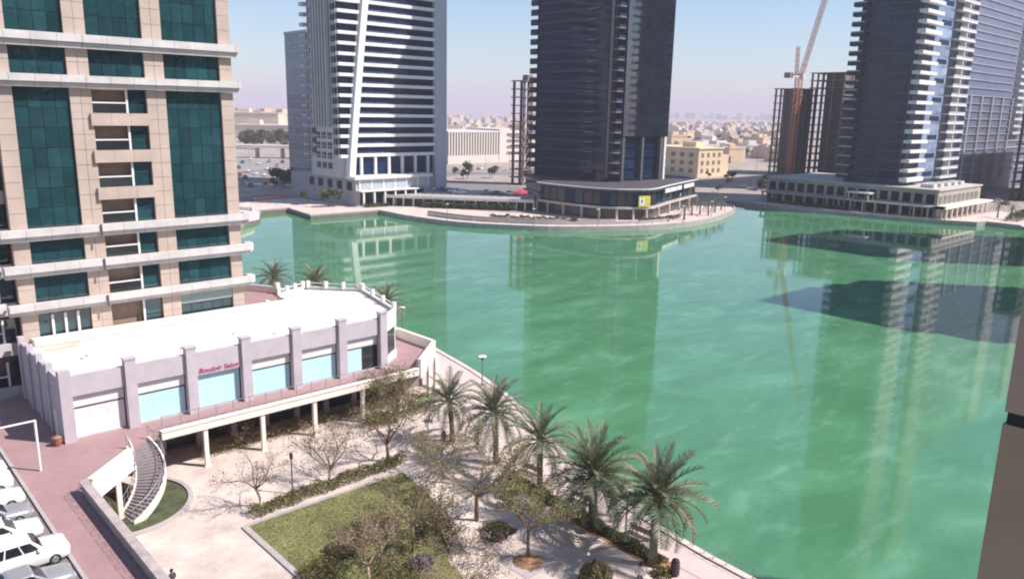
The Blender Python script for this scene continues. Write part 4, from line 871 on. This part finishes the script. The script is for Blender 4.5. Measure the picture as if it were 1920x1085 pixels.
# red parasol
rp2 = thing('red_parasol', 'big red parasol on the terrace beside the dark podium', 'parasol', (154.2, 112.5, 3.2))
for k in range(8):
    a, b = 2*math.pi*k/8, 2*math.pi*(k+1)/8; r_ = 2.5
    MB().loft([[(154.2, 112.5, 6.6), (154.2+r_*math.cos(a), 112.5+r_*math.sin(a), 5.6), (154.2+r_*math.cos(b), 112.5+r_*math.sin(b), 5.6)], [(154.2, 112.5, 6.55), (154.2+r_*math.cos(a), 112.5+r_*math.sin(a), 5.3), (154.2+r_*math.cos(b), 112.5+r_*math.sin(b), 5.3)]]).build('canopy_panel', mat('red_canvas', (.55, .05, .09), .8, .1, 1), rp2)
MB().tube([(154.2, 112.5, 3.2), (154.2, 112.5, 6.6)], [.08, .08], 6).build('pole', M_WHITE, rp2); MB().lathe((154.2, 112.5, 3.2), [(.7, 0), (.7, .15)], 12).build('base', M_CONC, rp2)
# car park and road sheets, parked cars
tag(MB().prism([(155.9, 155.5), (153.5, 151.5), (166.5, 140), (178, 138), (215, 133), (200, 200), (170, 262), (150, 262), (157, 200)], 0, .018).build('car_park', M_ASPH), kind='structure')
tag(MB().prism([(60, 300), (135, 300), (290, 210), (420, 130), (420, 118), (285, 196), (132, 284), (60, 284)], 0, .022).build('road', M_ASPH), kind='structure')
p4 = [tuple(G(*q).xy) for q in ((438, 345), (560, 345), (560, 303), (438, 298))]
tag(MB().prism(p4, 0, .016).build('car_park', mat('worn_asphalt', (.30, .27, .26), .9, .25, .08, fine=.15)), kind='structure')
tag(MB().prism([(70, 175), (110, 196), (114, 186), (92, 176), (80, 163)], 0, .02).build('road', M_ASPH), kind='structure')
protos = [car('parked_car', 'white car among those parked behind the terrace', (0, 0, 0), 0, PAINT['white']), car('parked_car', 'silver car among those parked behind the terrace', (0, 0, 0), 0, PAINT['silver']), car('parked_car', 'dark grey car among those parked behind the terrace', (0, 0, 0), 0, PAINT['grey']), car('parked_car', 'red car among those parked behind the terrace', (0, 0, 0), 0, PAINT['red']), car('parked_car', 'blue car among those parked behind the terrace', (0, 0, 0), 0, PAINT['blue'])]
spots = []
for k in range(9): spots.append((138.5+k*1.2, 137.5-k*1.35+7.5, 3.2, 130))
for k in range(8): spots.append((150+k*2.9, 142.2, .02, 90))
for k in range(10): spots.append((162+random.uniform(-1, 1), 152+k*3.0, .02, 0))
for k in range(10): spots.append((172+random.uniform(-1, 1), 150+k*3.0, .02, 180))
spots = spots[9:]
for (px, py) in ((815, 357), (835, 359), (850, 361), (866, 364), (915, 364), (937, 366), (960, 366)):
    p = G(px, py, 3.2); spots.append((p.x, p.y+1, 3.2, random.choice((40, 130))))
for (px, py) in ((455, 345), (470, 350), (500, 345), (465, 322), (455, 306), (470, 300), (500, 318), (520, 312), (448, 316), (485, 308), (505, 304), (460, 335), (450, 330), (480, 328), (530, 305), (495, 330)):
    p = G(px, py); spots.append((p.x, p.y, .03, random.choice((60, -120))))
for (px, py) in ((1395, 352), (1410, 356), (1430, 352), (1445, 357), (1870, 380), (1885, 384), (1840, 372), (900, 318), (930, 316), (870, 322), (950, 320), (1000, 325)):
    p = G(px, py); spots.append((p.x, p.y, .03, random.uniform(0, 360)))
wts = [0, 0, 1, 2, 0, 1, 2, 3, 0, 4]
used = set()
for i, (u, v, z, a) in enumerate(spots):
    k = wts[i % 10]; o = protos[k] if k not in used else copy_tree(protos[k]); used.add(k); o.location = (u, v, z); o.rotation_euler = (0, 0, R(a)); o['group'] = 'cars parked on the far banks'
    nm = ('white', 'silver', 'dark grey', 'red', 'blue')[k]; o['label'] = nm+' car parked far off on the other bank of the lake'
# ================================================================== RIGHT BANK
M_BEIGE = mat('beige_stone', (.40, .36, .33), .8, .1, .3); M_BLUEG = glass('pale_blue_glass', (.20, .27, .40), .12, 1.5)
pr = thing('beige_podium', 'long beige two storey podium on the right bank of the lake', 'building', (260, 50, 0))
piece('wall', pr, 250, 288, 25.5, 84, 0, 8.3, M_BEIGE); piece('roof', pr, 249.6, 288.4, 25.1, 84.4, 8.31, 8.75, mat('podium_parapet', (.50, .46, .42), .8, .1, .3))
piece('canopy', pr, 246, 249.95, 22, 84, 3.3, 3.8, M_BEIGE); piece('canopy', pr, 246, 289, 21.5, 25.45, 3.3, 3.8, M_CREAMC)
for k in range(16): piece('column', pr, 246.1, 246.6, 22.4+k*4.05, 22.9+k*4.05, 0, 3.29, M_BEIGE); w = piece('window', pr, 249.85, 249.99, 26.5+k*3.6, 28.9+k*3.6, 4.3, 7.2, M_NAVY2); piece('dark_glazing', pr, 249.85, 249.99, 26.5+k*3.6, 29.3+k*3.6, .2, 3.2, M_NAVY2)
for k in range(9): piece('column', pr, 248+k*4.5, 248.5+k*4.5, 21.7, 22.2, 0, 3.29, M_CREAMC); piece('window', pr, 251+k*4.0, 253.6+k*4.0, 25.35, 25.49, 4.3, 6.6, mat('olive_glazing', (.16, .17, .12), .3, .2, .5))
for k in range(5): piece('roof_plant', pr, 255+k*6, 258+k*6, 29, 33, 8.76, 9.9, M_LEDGE)
pc = thing('white_canopy', 'small white canopy standing on the right bank podium terrace', 'canopy', (247, 47, 3.8)); MB().box(245, 249.4, 44.5, 52, 6.0, 6.4).build('roof', M_WHITE, pc)
for u in (245.3, 249): 
    for v in (45, 51.5): piece('post', pc, u-.1, u+.1, v-.1, v+.1, 3.8, 6.0, M_WHITE)
rt = thing('balcony_tower', 'tall dark tower with stacks of white balconies on its sunny side', 'building', (275, 48, 0))
piece('core', rt, 255.4, 300, 39.6, 58.5, 8.76, 140, mat('slate_blue_wall', (.035, .05, .085), .5, .2, .3))
M_RTB = mat('balcony_white', (.70, .70, .68), .55, .06, .4)
for k in range(42):
    z = 10.2+3.08*k
    piece('balcony', rt, 252.6, 255.38, 55.4, 60.2, z-.2, z+.95, M_DSLAB); piece('balcony_rail', rt, 252.6, 253.0, 56.0, 60.2, z+.96, z+1.3, M_WTG)
    piece('floor_band', rt, 255.15, 255.39, 39.7, 55.3, z, z+.45, mat('slate_band', (.06, .08, .12), .6, .1, .3))
    for j in range(2): piece('window_strip', rt, 255.2, 255.39, 41+j*7.4, 47.2+j*7.4, z+.3, z+3.0, M_NAVY)
    piece('balcony', rt, 253.8, 267.3, 37.0, 39.58, z-.18, z+(.85 if k % 5 else 1.15), M_RTB); piece('balcony_void', rt, 255.6, 267, 39.3, 39.59, z+.9, z+2.88, M_NAVY2)
    piece('glass_bay', rt, 267.6, 281.5, 39.2, 39.58, z-.1, z+2.9, M_BLUEG)
    if k % 2 == 0: piece('bay_slot', rt, 272, 280, 39.05, 39.19, z+.9, z+2.4, M_NAVY2)
    piece('balcony', rt, 283, 298.5, 37.2, 39.58, z-.15, z+.35, M_RTB); piece('balcony_rail', rt, 283, 298.5, 37.2, 37.3, z+.36, z+.95, M_WTG)
    piece('balcony_divider', rt, 290.4, 291, 37.5, 39.58, z+.36, z+2.9, M_RTB)
gt2 = thing('banded_grey_tower', 'grey blue tower with thin white floor lines at the right edge', 'building', (400, 60, 0))
piece('core', gt2, 335, 470, 49.6, 72, 0, 112, mat('grey_blue_wall', (.15, .17, .25), .5, .1, .2))
for k in range(34):
    z = 9+3.05*k; piece('floor_band', gt2, 335, 389, 49.2, 49.58, z, z+.34, mat('grey_band', (.36, .37, .42), .6, .08, .2))
    if z > 22: piece('balcony', gt2, 392, 406, 47.6, 49.58, z, z+1.05, M_RTB); piece('balcony', gt2, 440, 458, 47.6, 49.58, z, z+1.05, M_RTB)
    else: piece('floor_band', gt2, 392, 465, 49.2, 49.58, z, z+.55, M_WTG)
for k in range(5): piece('pier', gt2, 338+k*13, 339+k*13, 48.9, 49.19, 4, 40, M_WTG)
# concrete frames under construction
def frame_building(name, label, u0, u1, v0, v1, z0, nf, fh, ncx, ncy, core=True, m=M_CONCD, top=None, screen=False):
    t = thing(name, label, 'building', ((u0+u1)/2, (v0+v1)/2, z0))
    for k in range(nf+1): piece('floor_slab', t, u0-.6, u1+.6, v0-.6, v1+.6, z0+k*fh-.35 if k else z0+.0, z0+k*fh if k else z0+.2, m)
    for i in range(ncx):
        for j in range(ncy):
            if 0 < i < ncx-1 and 0 < j < ncy-1: continue
            u = u0+(u1-u0-.8)*i/(ncx-1); v = v0+(v1-v0-.8)*j/(ncy-1)
            piece('column', t, u, u+.8, v, v+.8, z0+.2, z0+nf*fh-.36, m)
    if core: piece('core_wall', t, u0+(u1-u0)*.22, u1-(u1-u0)*.05, v0+(v1-v0)*.1, v1-(v1-v0)*.3, z0+.2, z0+nf*fh-.36, m)
    if screen:
        for k in range(nf):
            for i in range(3): piece('infill_wall', t, u0+.9+(u1-u0)*i/3, u0+(u1-u0)*(i+1)/3-.4, v0+.2, v0+.4, z0+k*fh+.02, z0+k*fh+fh-.9, m)
    return t
c = GD(980, 335); s = frame_building('unfinished_tower', 'slim bare concrete frame beside the dark tower', c.x-4.5, c.x+4.5, c.y-3.5, c.y+3.5, 0, 13, 3.25, 3, 2, False); piece('roof_box', s, c.x-1, c.x+2, c.y-1.5, c.y+1.5, 42.3, 44.5, M_CONCD)
c = GD(1492, 432); s = frame_building('unfinished_building', 'brown concrete frame with see-through floors behind the crane', c.x-11, c.x+5, c.y-6, c.y+9, 0, 12, 3.7, 4, 4, True)
c = GD(1568, 425); s = frame_building('unfinished_building', 'taller brown concrete block between the crane and the balcony tower', c.x-11, c.x+14, c.y-6, c.y+12, 0, 14, 3.75, 5, 4, True, screen=True)
s = frame_building('unfinished_building', 'shaded concrete frame at the right edge of the picture', 338, 420, 22, 30, 0, 12, 3.6, 9, 3, True, m=mat('shaded_raw_concrete', (.085, .07, .065), .9, .2, .25), screen=True)  # darker copy of the raw concrete, the block's shade put into its colour
# tower crane
cp = GD(1485, 420); cr = thing('tower_crane', 'orange luffing tower crane with raised jib', 'crane', tuple(cp)); M_CR = mat('crane_orange', (.62, .24, .14), .6, .15, .5)
def lattice(p0, p1, w, n, parent, name, th=.28):
    mb = MB(); p0 = Vector(p0); p1 = Vector(p1); d = (p1-p0).normalized(); a = d.cross(Vector((.3, .9, .1))).normalized(); b = a.cross(d); cs = [(a*sx+b*sy)*w/2 for sx, sy in ((-1, -1), (1, -1), (1, 1), (-1, 1))]
    for q in cs: mb.bar(p0+q, p1+q, th)
    for k in range(n):
        s0, s1 = p0.lerp(p1, k/n), p0.lerp(p1, (k+1)/n)
        for j in range(4): mb.bar(s0+cs[j], s1+cs[(j+1) % 4], th*.6); mb.bar(s0+cs[j], s0+cs[(j+1) % 4], th*.6)
    return mb.build(name, M_CR, parent)
lattice(cp, cp+Vector((0, 0, 50)), 2.4, 16, cr, 'mast', .34); hx = to_grid((1, 0, 0)); base = cp+Vector((0, 0, 51))
lattice(base+hx*1, base+hx*17+Vector((0, 0, 72)), 1.6, 22, cr, 'jib', .26); lattice(base-hx*1.5, base-hx*2+Vector((0, 0, 14)), 1.2, 5, cr, 'a_frame', .2)
MB().bar(base, base-hx*6, 1.2, .5).build('counter_jib', M_CR, cr); b_ = base-hx*5.5; MB().box(b_.x-1.6, b_.x+1.6, b_.y-1.6, b_.y+1.6, b_.z-1.6, b_.z+1.0).build('counterweight', M_CONCD, cr); b_ = base+hx*1.6; MB().box(b_.x-1, b_.x+1, b_.y-1, b_.y+1, b_.z-2, b_.z+.6).build('cab', M_WHITE, cr)
# two towers out of frame whose shadows cross the lake
for i, (u, v, h, w) in enumerate(((168, -70, 76, 15), (243, -52, 98, 17))):
    t = thing('apartment_tower', ('grey tower off the right edge whose shadow crosses the middle of the lake', 'grey tower off the right edge whose shadow darkens the far lake')[i], 'building', (u, v, 0)); piece('core', t, u-w, u+w, v-w, v+w, 0, h, M_WTG)
    for a_, b_, c_, d_, hh in ((-.9, .3, -.8, .9, 7), (-.3, .9, -.5, .6, 11), (-.1, .5, -.9, .1, 15)): piece('roof_block', t, u+a_*w, u+b_*w, v+c_*w, v+d_*w, h+.01, h+hh, M_WTG)
    for k in range(int(h/3.4)-1): piece('floor_band', t, u-w-.4, u+w+.4, v-w-.4, v+w+.4, 4+k*3.4, 5.0+k*3.4, M_WT)
# ================================================================== FAR CITY
pk = thing('parking_structure', 'long white parking building with vertical slats beyond the terrace', 'building', tuple(GD(895, 470))); c = GD(895, 470); ex = to_grid((1, 0, 0)); ey = to_grid((0, 1, 0))
def obox(par, name, c, x0, x1, y0, y1, z0, z1, m): # box turned to face the lake
    c = Vector((c.x, c.y, 0)); return MB().prism([tuple((c+ex*a+ey*b).xy) for a, b in ((x0, y0), (x1, y0), (x1, y1), (x0, y1))], z0, z1).build(name, m, par)
M_FARW = mat('far_white', (.66, .61, .56), .8, .08, .05); M_FART = mat('far_tan', (.62, .48, .33), .8, .1, .05)
c = GD(833, 452); PX, PY = c.x, c.y
piece('wall', pk, PX, PX+38, PY, PY+34, 0, 17.5, M_CONC); piece('stair_block', pk, PX+38.02, PX+57, PY-1, PY+30, 0, 19.5, M_FARW); piece('roof', pk, PX-.5, PX+38, PY-.8, PY+34, 17.52, 18.4, M_FARW); piece('base', pk, PX-.5, PX+38, PY-.8, PY-.02, 0, 4.6, M_FARW)
for k in range(19): piece('slat', pk, PX+.1+k*2.0, PX+1.0+k*2.0, PY-.7, PY-.02, 4.61, 17.5, M_FARW)
for k in range(4): piece('slot', pk, PX+44, PX+56, PY-1.15, PY-1.02, 4.5+k*3.6, 6.2+k*3.6, M_CONCD)
c = GD(1309, 388); BX, BY = c.x, c.y; bb = thing('beige_block', 'beige low block right of the dark tower with a lit cream front', 'building', (BX+9, BY+13, 0)); M_CW = mat('cream_wing', (.74, .60, .42), .8, .08, .1)
piece('wall', bb, BX, BX+21, BY, BY+30, 0, 13.6, M_CW); piece('roof', bb, BX-.5, BX+21.5, BY-.5, BY+30.5, 13.62, 14.4, M_CW); piece('wing', bb, BX+21.02, BX+28, BY+1, BY+18, 0, 10.5, M_CW); piece('roof_room', bb, BX+6, BX+13, BY+6, BY+14, 14.42, 17, M_CW)
for i in range(5):
    for j in range(3): piece('window', bb, BX-.1, BX-.02, BY+3+i*5.4, BY+5.4+i*5.4, 2.2+j*3.8, 4.2+j*3.8, mat('tan_window', (.24, .18, .14), .4, .1, 1)); 
for i in range(4):
    for j in range(3): piece('window', bb, BX+2.4+i*4.8, BX+4.4+i*4.8, BY-.1, BY-.02, 2.2+j*3.8, 4.2+j*3.8, MATS['tan_window'])
houses = []
def house_mesh(i):
    r = random.Random(i+500); w, d, h = r.uniform(9, 17), r.uniform(9, 16), r.uniform(5.5, 10); mb = MB(); mb.box(-w/2, w/2, -d/2, d/2, -.5, h); mb.box(-w/2-.25, w/2+.25, -d/2-.25, -d/2, h-.3, h+.8); mb.box(-w/2-.25, -w/2, -d/2, d/2+.25, h-.3, h+.8); mb.box(w/2, w/2+.25, -d/2, d/2+.25, h-.3, h+.8)
    mb.box(-w*.1, w*.28, -d*.1, d*.3, h+.01, h+r.uniform(2, 3.4)); mb.box(-w*.5+.5, -w*.2, -d/2-1.6, -d/2-.26, 0, h*.5)
    return mb.mesh('house', [M_FARW, mat('far_cream', (.66, .54, .42), .85, .1, .05), M_FART, mat('far_pink', (.60, .48, .42), .85, .1, .05), M_FARW][i % 5])
HM = [house_mesh(i) for i in range(10)]; rr = random.Random(77)
def far_house(px, D, s=1.0, zs=1.0):
    p = GD(px, D); hi = rr.randrange(10); o = inst('house', HM[hi], None, (p.x, p.y, 0), (0, 0, rr.uniform(-.45, .3)), (s, s, s*zs)); where = 'right of the dark tower' if px > 1100 else 'between the white and dark towers' if px > 700 else 'beside the tan tower'; c_ = ('white', 'cream', 'tan', 'pinkish', 'white')[hi % 5]; tag(o, 'small '+c_+' flat roofed house in the far district seen '+where, 'house', c_+' far houses '+where)
for _ in range(105): far_house(rr.uniform(1250, 1475), 520*(1+rr.random()**1.6*5.0), rr.uniform(.8, 1.3))
for _ in range(60): far_house(rr.uniform(835, 1003), 600*(1+rr.random()**1.6*4.5), rr.uniform(.8, 1.4))
for _ in range(60): far_house(rr.uniform(440, 552), 950*(1+rr.random()**1.5*2.5), rr.uniform(1.0, 2.2))
for i, (px, D, x0, x1, h, lab) in enumerate(((495, 760, -32, 28, 12, 'long cream warehouse in the far left distance'), (470, 900, -30, 26, 22, 'tan stepped block behind the long warehouse'), (525, 1020, -26, 26, 19, 'pale cream block far left beside the blue tower'), (880, 640, -30, 25, 13, 'pale far block above the parking building'))):
    c = GD(px, D); t = thing('warehouse', lab, 'building', tuple(c)); obox(t, 'wall', c, x0, x1, 0, 30, 0, h, MATS['far_cream']); obox(t, 'roof', c, x0-.6, x1+.6, -.6, 30.5, h+.02, h+.9, M_FARW)
    for k in range(6): obox(t, 'door', c, x0+4+k*8, x0+8+k*8, -.2, -.03, 0, 4.2, M_CONCD)
    obox(t, 'roof_room', c, x0+10, x0+22, 6, 16, h+.92, h+5, MATS['far_cream'])
vd = thing('viaduct', 'pale road viaduct crossing the left distance', 'bridge', tuple(GD(480, 470))); c = GD(480, 470)
obox(vd, 'deck', c, -60, 30, 0, 9, 6.0, 7.6, M_FARW)
for k in range(6): obox(vd, 'pier', c, -50+k*15, -48.4+k*15, 3, 6, 0, 5.98, M_CONC)
for i in range(7):
    px = (455, 520, 905, 950, 1270, 1420, 1340)[i]; D = (380, 360, 420, 380, 470, 420, 600)[i]; c = GD(px, D); lamp((c.x, c.y, 0), 11, 'tall thin street lamp in the hazy distance behind the bank', False, 'far street lamps')
# far skyline in haze
for i in range(16):
    px = 1255+i*13+rr.uniform(-4, 4); c = GD(px, 6500+rr.uniform(-600, 600)); h = rr.uniform(18, 55); w = rr.uniform(15, 40)
    t = thing('distant_tower', 'faint distant tower on the hazy skyline', 'building', tuple(c), 'faint towers on the skyline'); mb = MB(); mb.box(c.x-w, c.x+w, c.y-w, c.y+w, 0, h); mb.box(c.x-w*.5, c.x+w*.5, c.y-w*.5, c.y+w*.5, h+.01, h*1.15); mb.build('wall', M_CONC, t)
# ------------------------------------------------------------------ far trees and planting
def crown_mesh(i, leaf, n=260, size=.42):
    r = random.Random(900+i); mb = MB(); lob = [(r.uniform(-1.4, 1.4), r.uniform(-1.4, 1.4), r.uniform(2.4, 4.6), r.uniform(.9, 1.5)) for _ in range(6)]
    for _ in range(n):
        x, y, z, q = lob[r.randrange(6)]; d = Vector((r.gauss(0, 1), r.gauss(0, 1), r.gauss(0, .8))).normalized()*q*r.uniform(.6, 1); leaves(mb, [(x+d.x, y+d.y, z+d.z)], size, 1, .02, r)
    return mb.mesh('crown', leaf)
CM = [crown_mesh(i, L_FAR) for i in range(4)]
def trunk_mesh():
    mb = MB(); mb.tube([(0, 0, -.2), (.1, 0, 1.4), (0, .1, 3.4)], [.2, .15, .08], 6)
    for a in range(4): mb.tube([(.05, .02, 1.5+a*.3), (math.cos(a*1.7)*1.0, math.sin(a*1.7)*1.0, 3.2+a*.2)], [.09, .03], 4)
    return mb.mesh('trunk', M_BARK)
TM = trunk_mesh()
def far_tree(p, s, label, group):
    t = thing('tree', label, 'tree', (p.x, p.y, p.z), group); t.rotation_euler.z = rr.uniform(0, 6.28); t.scale = (s, s, s*rr.uniform(.9, 1.15)); inst('trunk', TM, t); inst('crown', CM[rr.randrange(4)], t); return t
for _ in range(40): far_tree(GD(rr.uniform(442, 550), rr.uniform(560, 720)), rr.uniform(1.3, 2.2), 'dark tree in the belt below the long warehouse', 'dark tree belt at far left')
for _ in range(12): far_tree(G(rr.uniform(495, 562), rr.uniform(338, 354)), rr.uniform(.8, 1.35), 'dark street tree left of the white tower', 'trees left of the white tower')
for _ in range(95): far_tree(GD(rr.uniform(1250, 1470), 560*(1+rr.random()**1.3*4)), rr.uniform(1.1, 1.8), 'dusty tree between the far houses at right', 'trees among the far houses')
for _ in range(24): far_tree(GD(rr.uniform(838, 1000), 620*(1+rr.random()**1.3*4)), rr.uniform(1.1, 1.8), 'dusty tree beyond the parking building', 'trees beyond the parking building')
for _ in range(12): far_tree(GD(rr.uniform(1325, 1450), rr.uniform(310, 400)), rr.uniform(.6, 1.0), 'low green tree along the bank road', 'trees along the bank road')
for i, (px, py, s) in enumerate(((570, 384, .85), (616, 388, 1.15), (628, 388, 1.05), (592, 350, 1.0))): far_tree(G(px, py), s, ('small tree left of the pair before the white tower', 'left tree of the pair before the white tower podium', 'right tree of the pair before the white tower podium', 'tree at the shaded corner of the white tower')[i], 'trees before the white tower')
pg = 'palms on the middle bank point'
for i, (px, py, h) in enumerate(((1283, 412, 3.6), (1297, 404, 3.8), (1312, 402, 3.4), (1328, 404, 3.6), (1340, 398, 3.2), (1352, 394, 3.4))):
    p = G(px, py); palm((p.x, p.y, 0), h, ('first', 'second', 'third', 'fourth', 'fifth', 'sixth')[i]+' palm on the far point, counted from the dark podium', pg, .8, 20, 200+i, .25, True)
pg = 'palms on the right bank'
for i, (px, py, h) in enumerate(((1563, 388, 4.2), (1580, 390, 4.6), (1598, 391, 4.4), (1618, 393, 4.0), (1640, 394, 4.3), (1870, 408, 4.0), (1895, 412, 3.8))):
    p = G(px, py); palm((p.x, p.y, 0), h, ('first', 'second', 'third', 'fourth', 'fifth', 'sixth', 'seventh')[i]+' palm along the right bank, counted from the left', pg, .8, 20, 230+i, .25, True)
hedge('low shrubs at the left foot of the right bank podium', (244.5, 80), (243.5, 50), 1.6, 1.4, 95, L_FAR, 2500, .22); hedge('shrubs at the right end of the right bank', (262, 8), (300, 8), 4, 2.6, 96, L_FAR, 2600, .28)
hedge('dusty shrubs along the far planter wall', tuple(offset(SHORE_M2, 11)[6]), tuple(offset(SHORE_M2, 9)[13]), 2.2, 1.5, 97, L_FAR, 2600, .22)
hedge('low hedge on the far point in front of the dark podium', (163, 73), (182, 73), 1.4, 1.0, 98, L_FAR, 1600, .2)
hedge('tall shrubs at the white tower podium corner', (118, 144.5), (126, 143.5), 1.6, 1.3, 99, L_FAR, 1200, .2)
for i in range(14): far_tree(G(rr.uniform(760, 1000), rr.uniform(322, 338)), rr.uniform(.7, 1.1), 'small tree at the shaded car park behind the terrace', 'trees of the shaded car park')
# orange barriers by the left bank
M_OR = mat('orange_plastic', (.60, .17, .08), .6, .1, 1)
for i in range(10):
    p = G(478+i*6.2, 376-i*.6); b = thing('road_barrier', 'orange plastic barrier in the row on the left bank', 'barrier', (p.x, p.y, 0), 'orange barriers on the left bank'); MB().loft([[(p.x-.8, p.y-.3, .01), (p.x+.8, p.y-.3, .01), (p.x+.8, p.y+.3, .01), (p.x-.8, p.y+.3, .01)], [(p.x-.8, p.y-.2, .4), (p.x+.8, p.y-.2, .4), (p.x+.8, p.y+.2, .4), (p.x-.8, p.y+.2, .4)], [(p.x-.75, p.y-.1, 1.1), (p.x+.75, p.y-.1, 1.1), (p.x+.75, p.y+.1, 1.1), (p.x-.75, p.y+.1, 1.1)]]).build('shell', M_OR, b); MB().box(p.x-.5, p.x+.5, p.y-.26, p.y-.2, .5, .75).build('reflector', M_WHITE, b)
lt = thing('left_bank_terrace', 'small pale curved terrace on the bank beside the tan tower', 'terrace', (77, 140, 0)); MB().prism([(60, 135), (74, 134.8), (80, 140.5), (83, 147), (80, 154), (60, 156)], .012, 1.2).build('slab', MATS['coping_stone'], lt); MB().wall([(60, 135), (74, 134.8), (80, 140.5), (83, 147), (80, 154)], .3, 1.21, 2.1).build('parapet', M_CREAMC, lt)
# ================================================================== the building the picture is taken from
ob = thing('apartment_building', 'dark brown clad pillar of the near building at the right edge', 'building', (-25, -80, 0)); M_BRN = mat('brown_cladding', (.56, .42, .27), .7, .15, .8, fine=.05)
piece('wall', ob, -60, -9.6, -95, -68.2, 0, 62, mat('beige_facade', (.52, .45, .38), .7, .1, .4))
for k in range(17): piece('balcony_band', ob, -60, -9.7, -68.19, -67.6, 2.0+k*3.4, 2.75+k*3.4, M_WT)
for k in range(17):
    for i in range(9): 
        w = piece('window', ob, -58+i*5.3, -54.6+i*5.3, -68.19, -68.1, 3+k*3.4, 5.2+k*3.4, M_TEALD)
pv = CF + CR*((1872-960)/FPX) - CU*((840-542.5)/FPX); pp = CAMP+pv*(3.0/math.hypot(pv.x, pv.y))
zj = CAMP.z + (CF + CR*((1900-960)/FPX) - CU*((702-542.5)/FPX)).z*3.1
piece('pillar_panel', ob, pp.x, pp.x+1.2, -68.1, pp.y, 0, zj-.022, M_BRN); piece('pillar_panel', ob, pp.x, pp.x+1.2, -68.1, pp.y, zj+.022, 62, mat('brown_cladding_upper', (.62, .46, .34), .7, .12, .8)); piece('pillar_joint', ob, pp.x+.008, pp.x+1.19, -68.1, pp.y-.008, zj-.021, zj+.021, M_BLACK)
nb = thing('apartment_tower', 'pale banded tower behind the camera, mirrored in the teal glass of the tan tower', 'building', (38, -98, 0))
piece('core', nb, 12, 66, -112, -85, 0, 60, mat('mirror_tower_wall', (.50, .47, .43), .7, .1, .3))
for k in range(17):
    z = 2.2+k*3.4; piece('window_strip', nb, 13, 65, -84.99, -84.8, z+1.2, z+3.0, M_TEALD)
    for i in range(6): piece('balcony', nb, 14+i*8.8, 18.5+i*8.8, -84.78, -83.4, z, z+1.05, M_WT)
for i in range(10): piece('pier', nb, 12.2+i*5.9, 13.1+i*5.9, -84.79, -84.3, 0, 60, M_WTG)
# slim lamp posts on the far promenade
fl = offset(SHORE_M2, 2.2)
for i, k in enumerate((4, 9, 14, 19, 24, 30, 36)): lamp((fl[k][0], fl[k][1], .012), 4.2, 'slim white hatted lamp post on the far promenade edge', True, 'lamp posts of the far promenade')
# ================================================================== haze
hz = MB().box(-9000, 14000, -3000, 16000, -5, 175).build('haze', bpy.data.materials.new('haze_air')); tag(hz, 'thin pale heat haze filling the air', 'haze', kind='stuff')
hm = hz.data.materials[0]; hm.use_nodes = True; N = hm.node_tree.nodes; N.clear(); pvn = N.new('ShaderNodeVolumePrincipled'); on = N.new('ShaderNodeOutputMaterial')
pvn.inputs['Color'].default_value = (.70, .655, .755, 1); pvn.inputs['Density'].default_value = .00025; pvn.inputs['Anisotropy'].default_value = 0.0
hm.node_tree.links.new(pvn.outputs[0], on.inputs['Volume'])
try: hm.cycles.homogeneous_volume = True
except Exception: pass
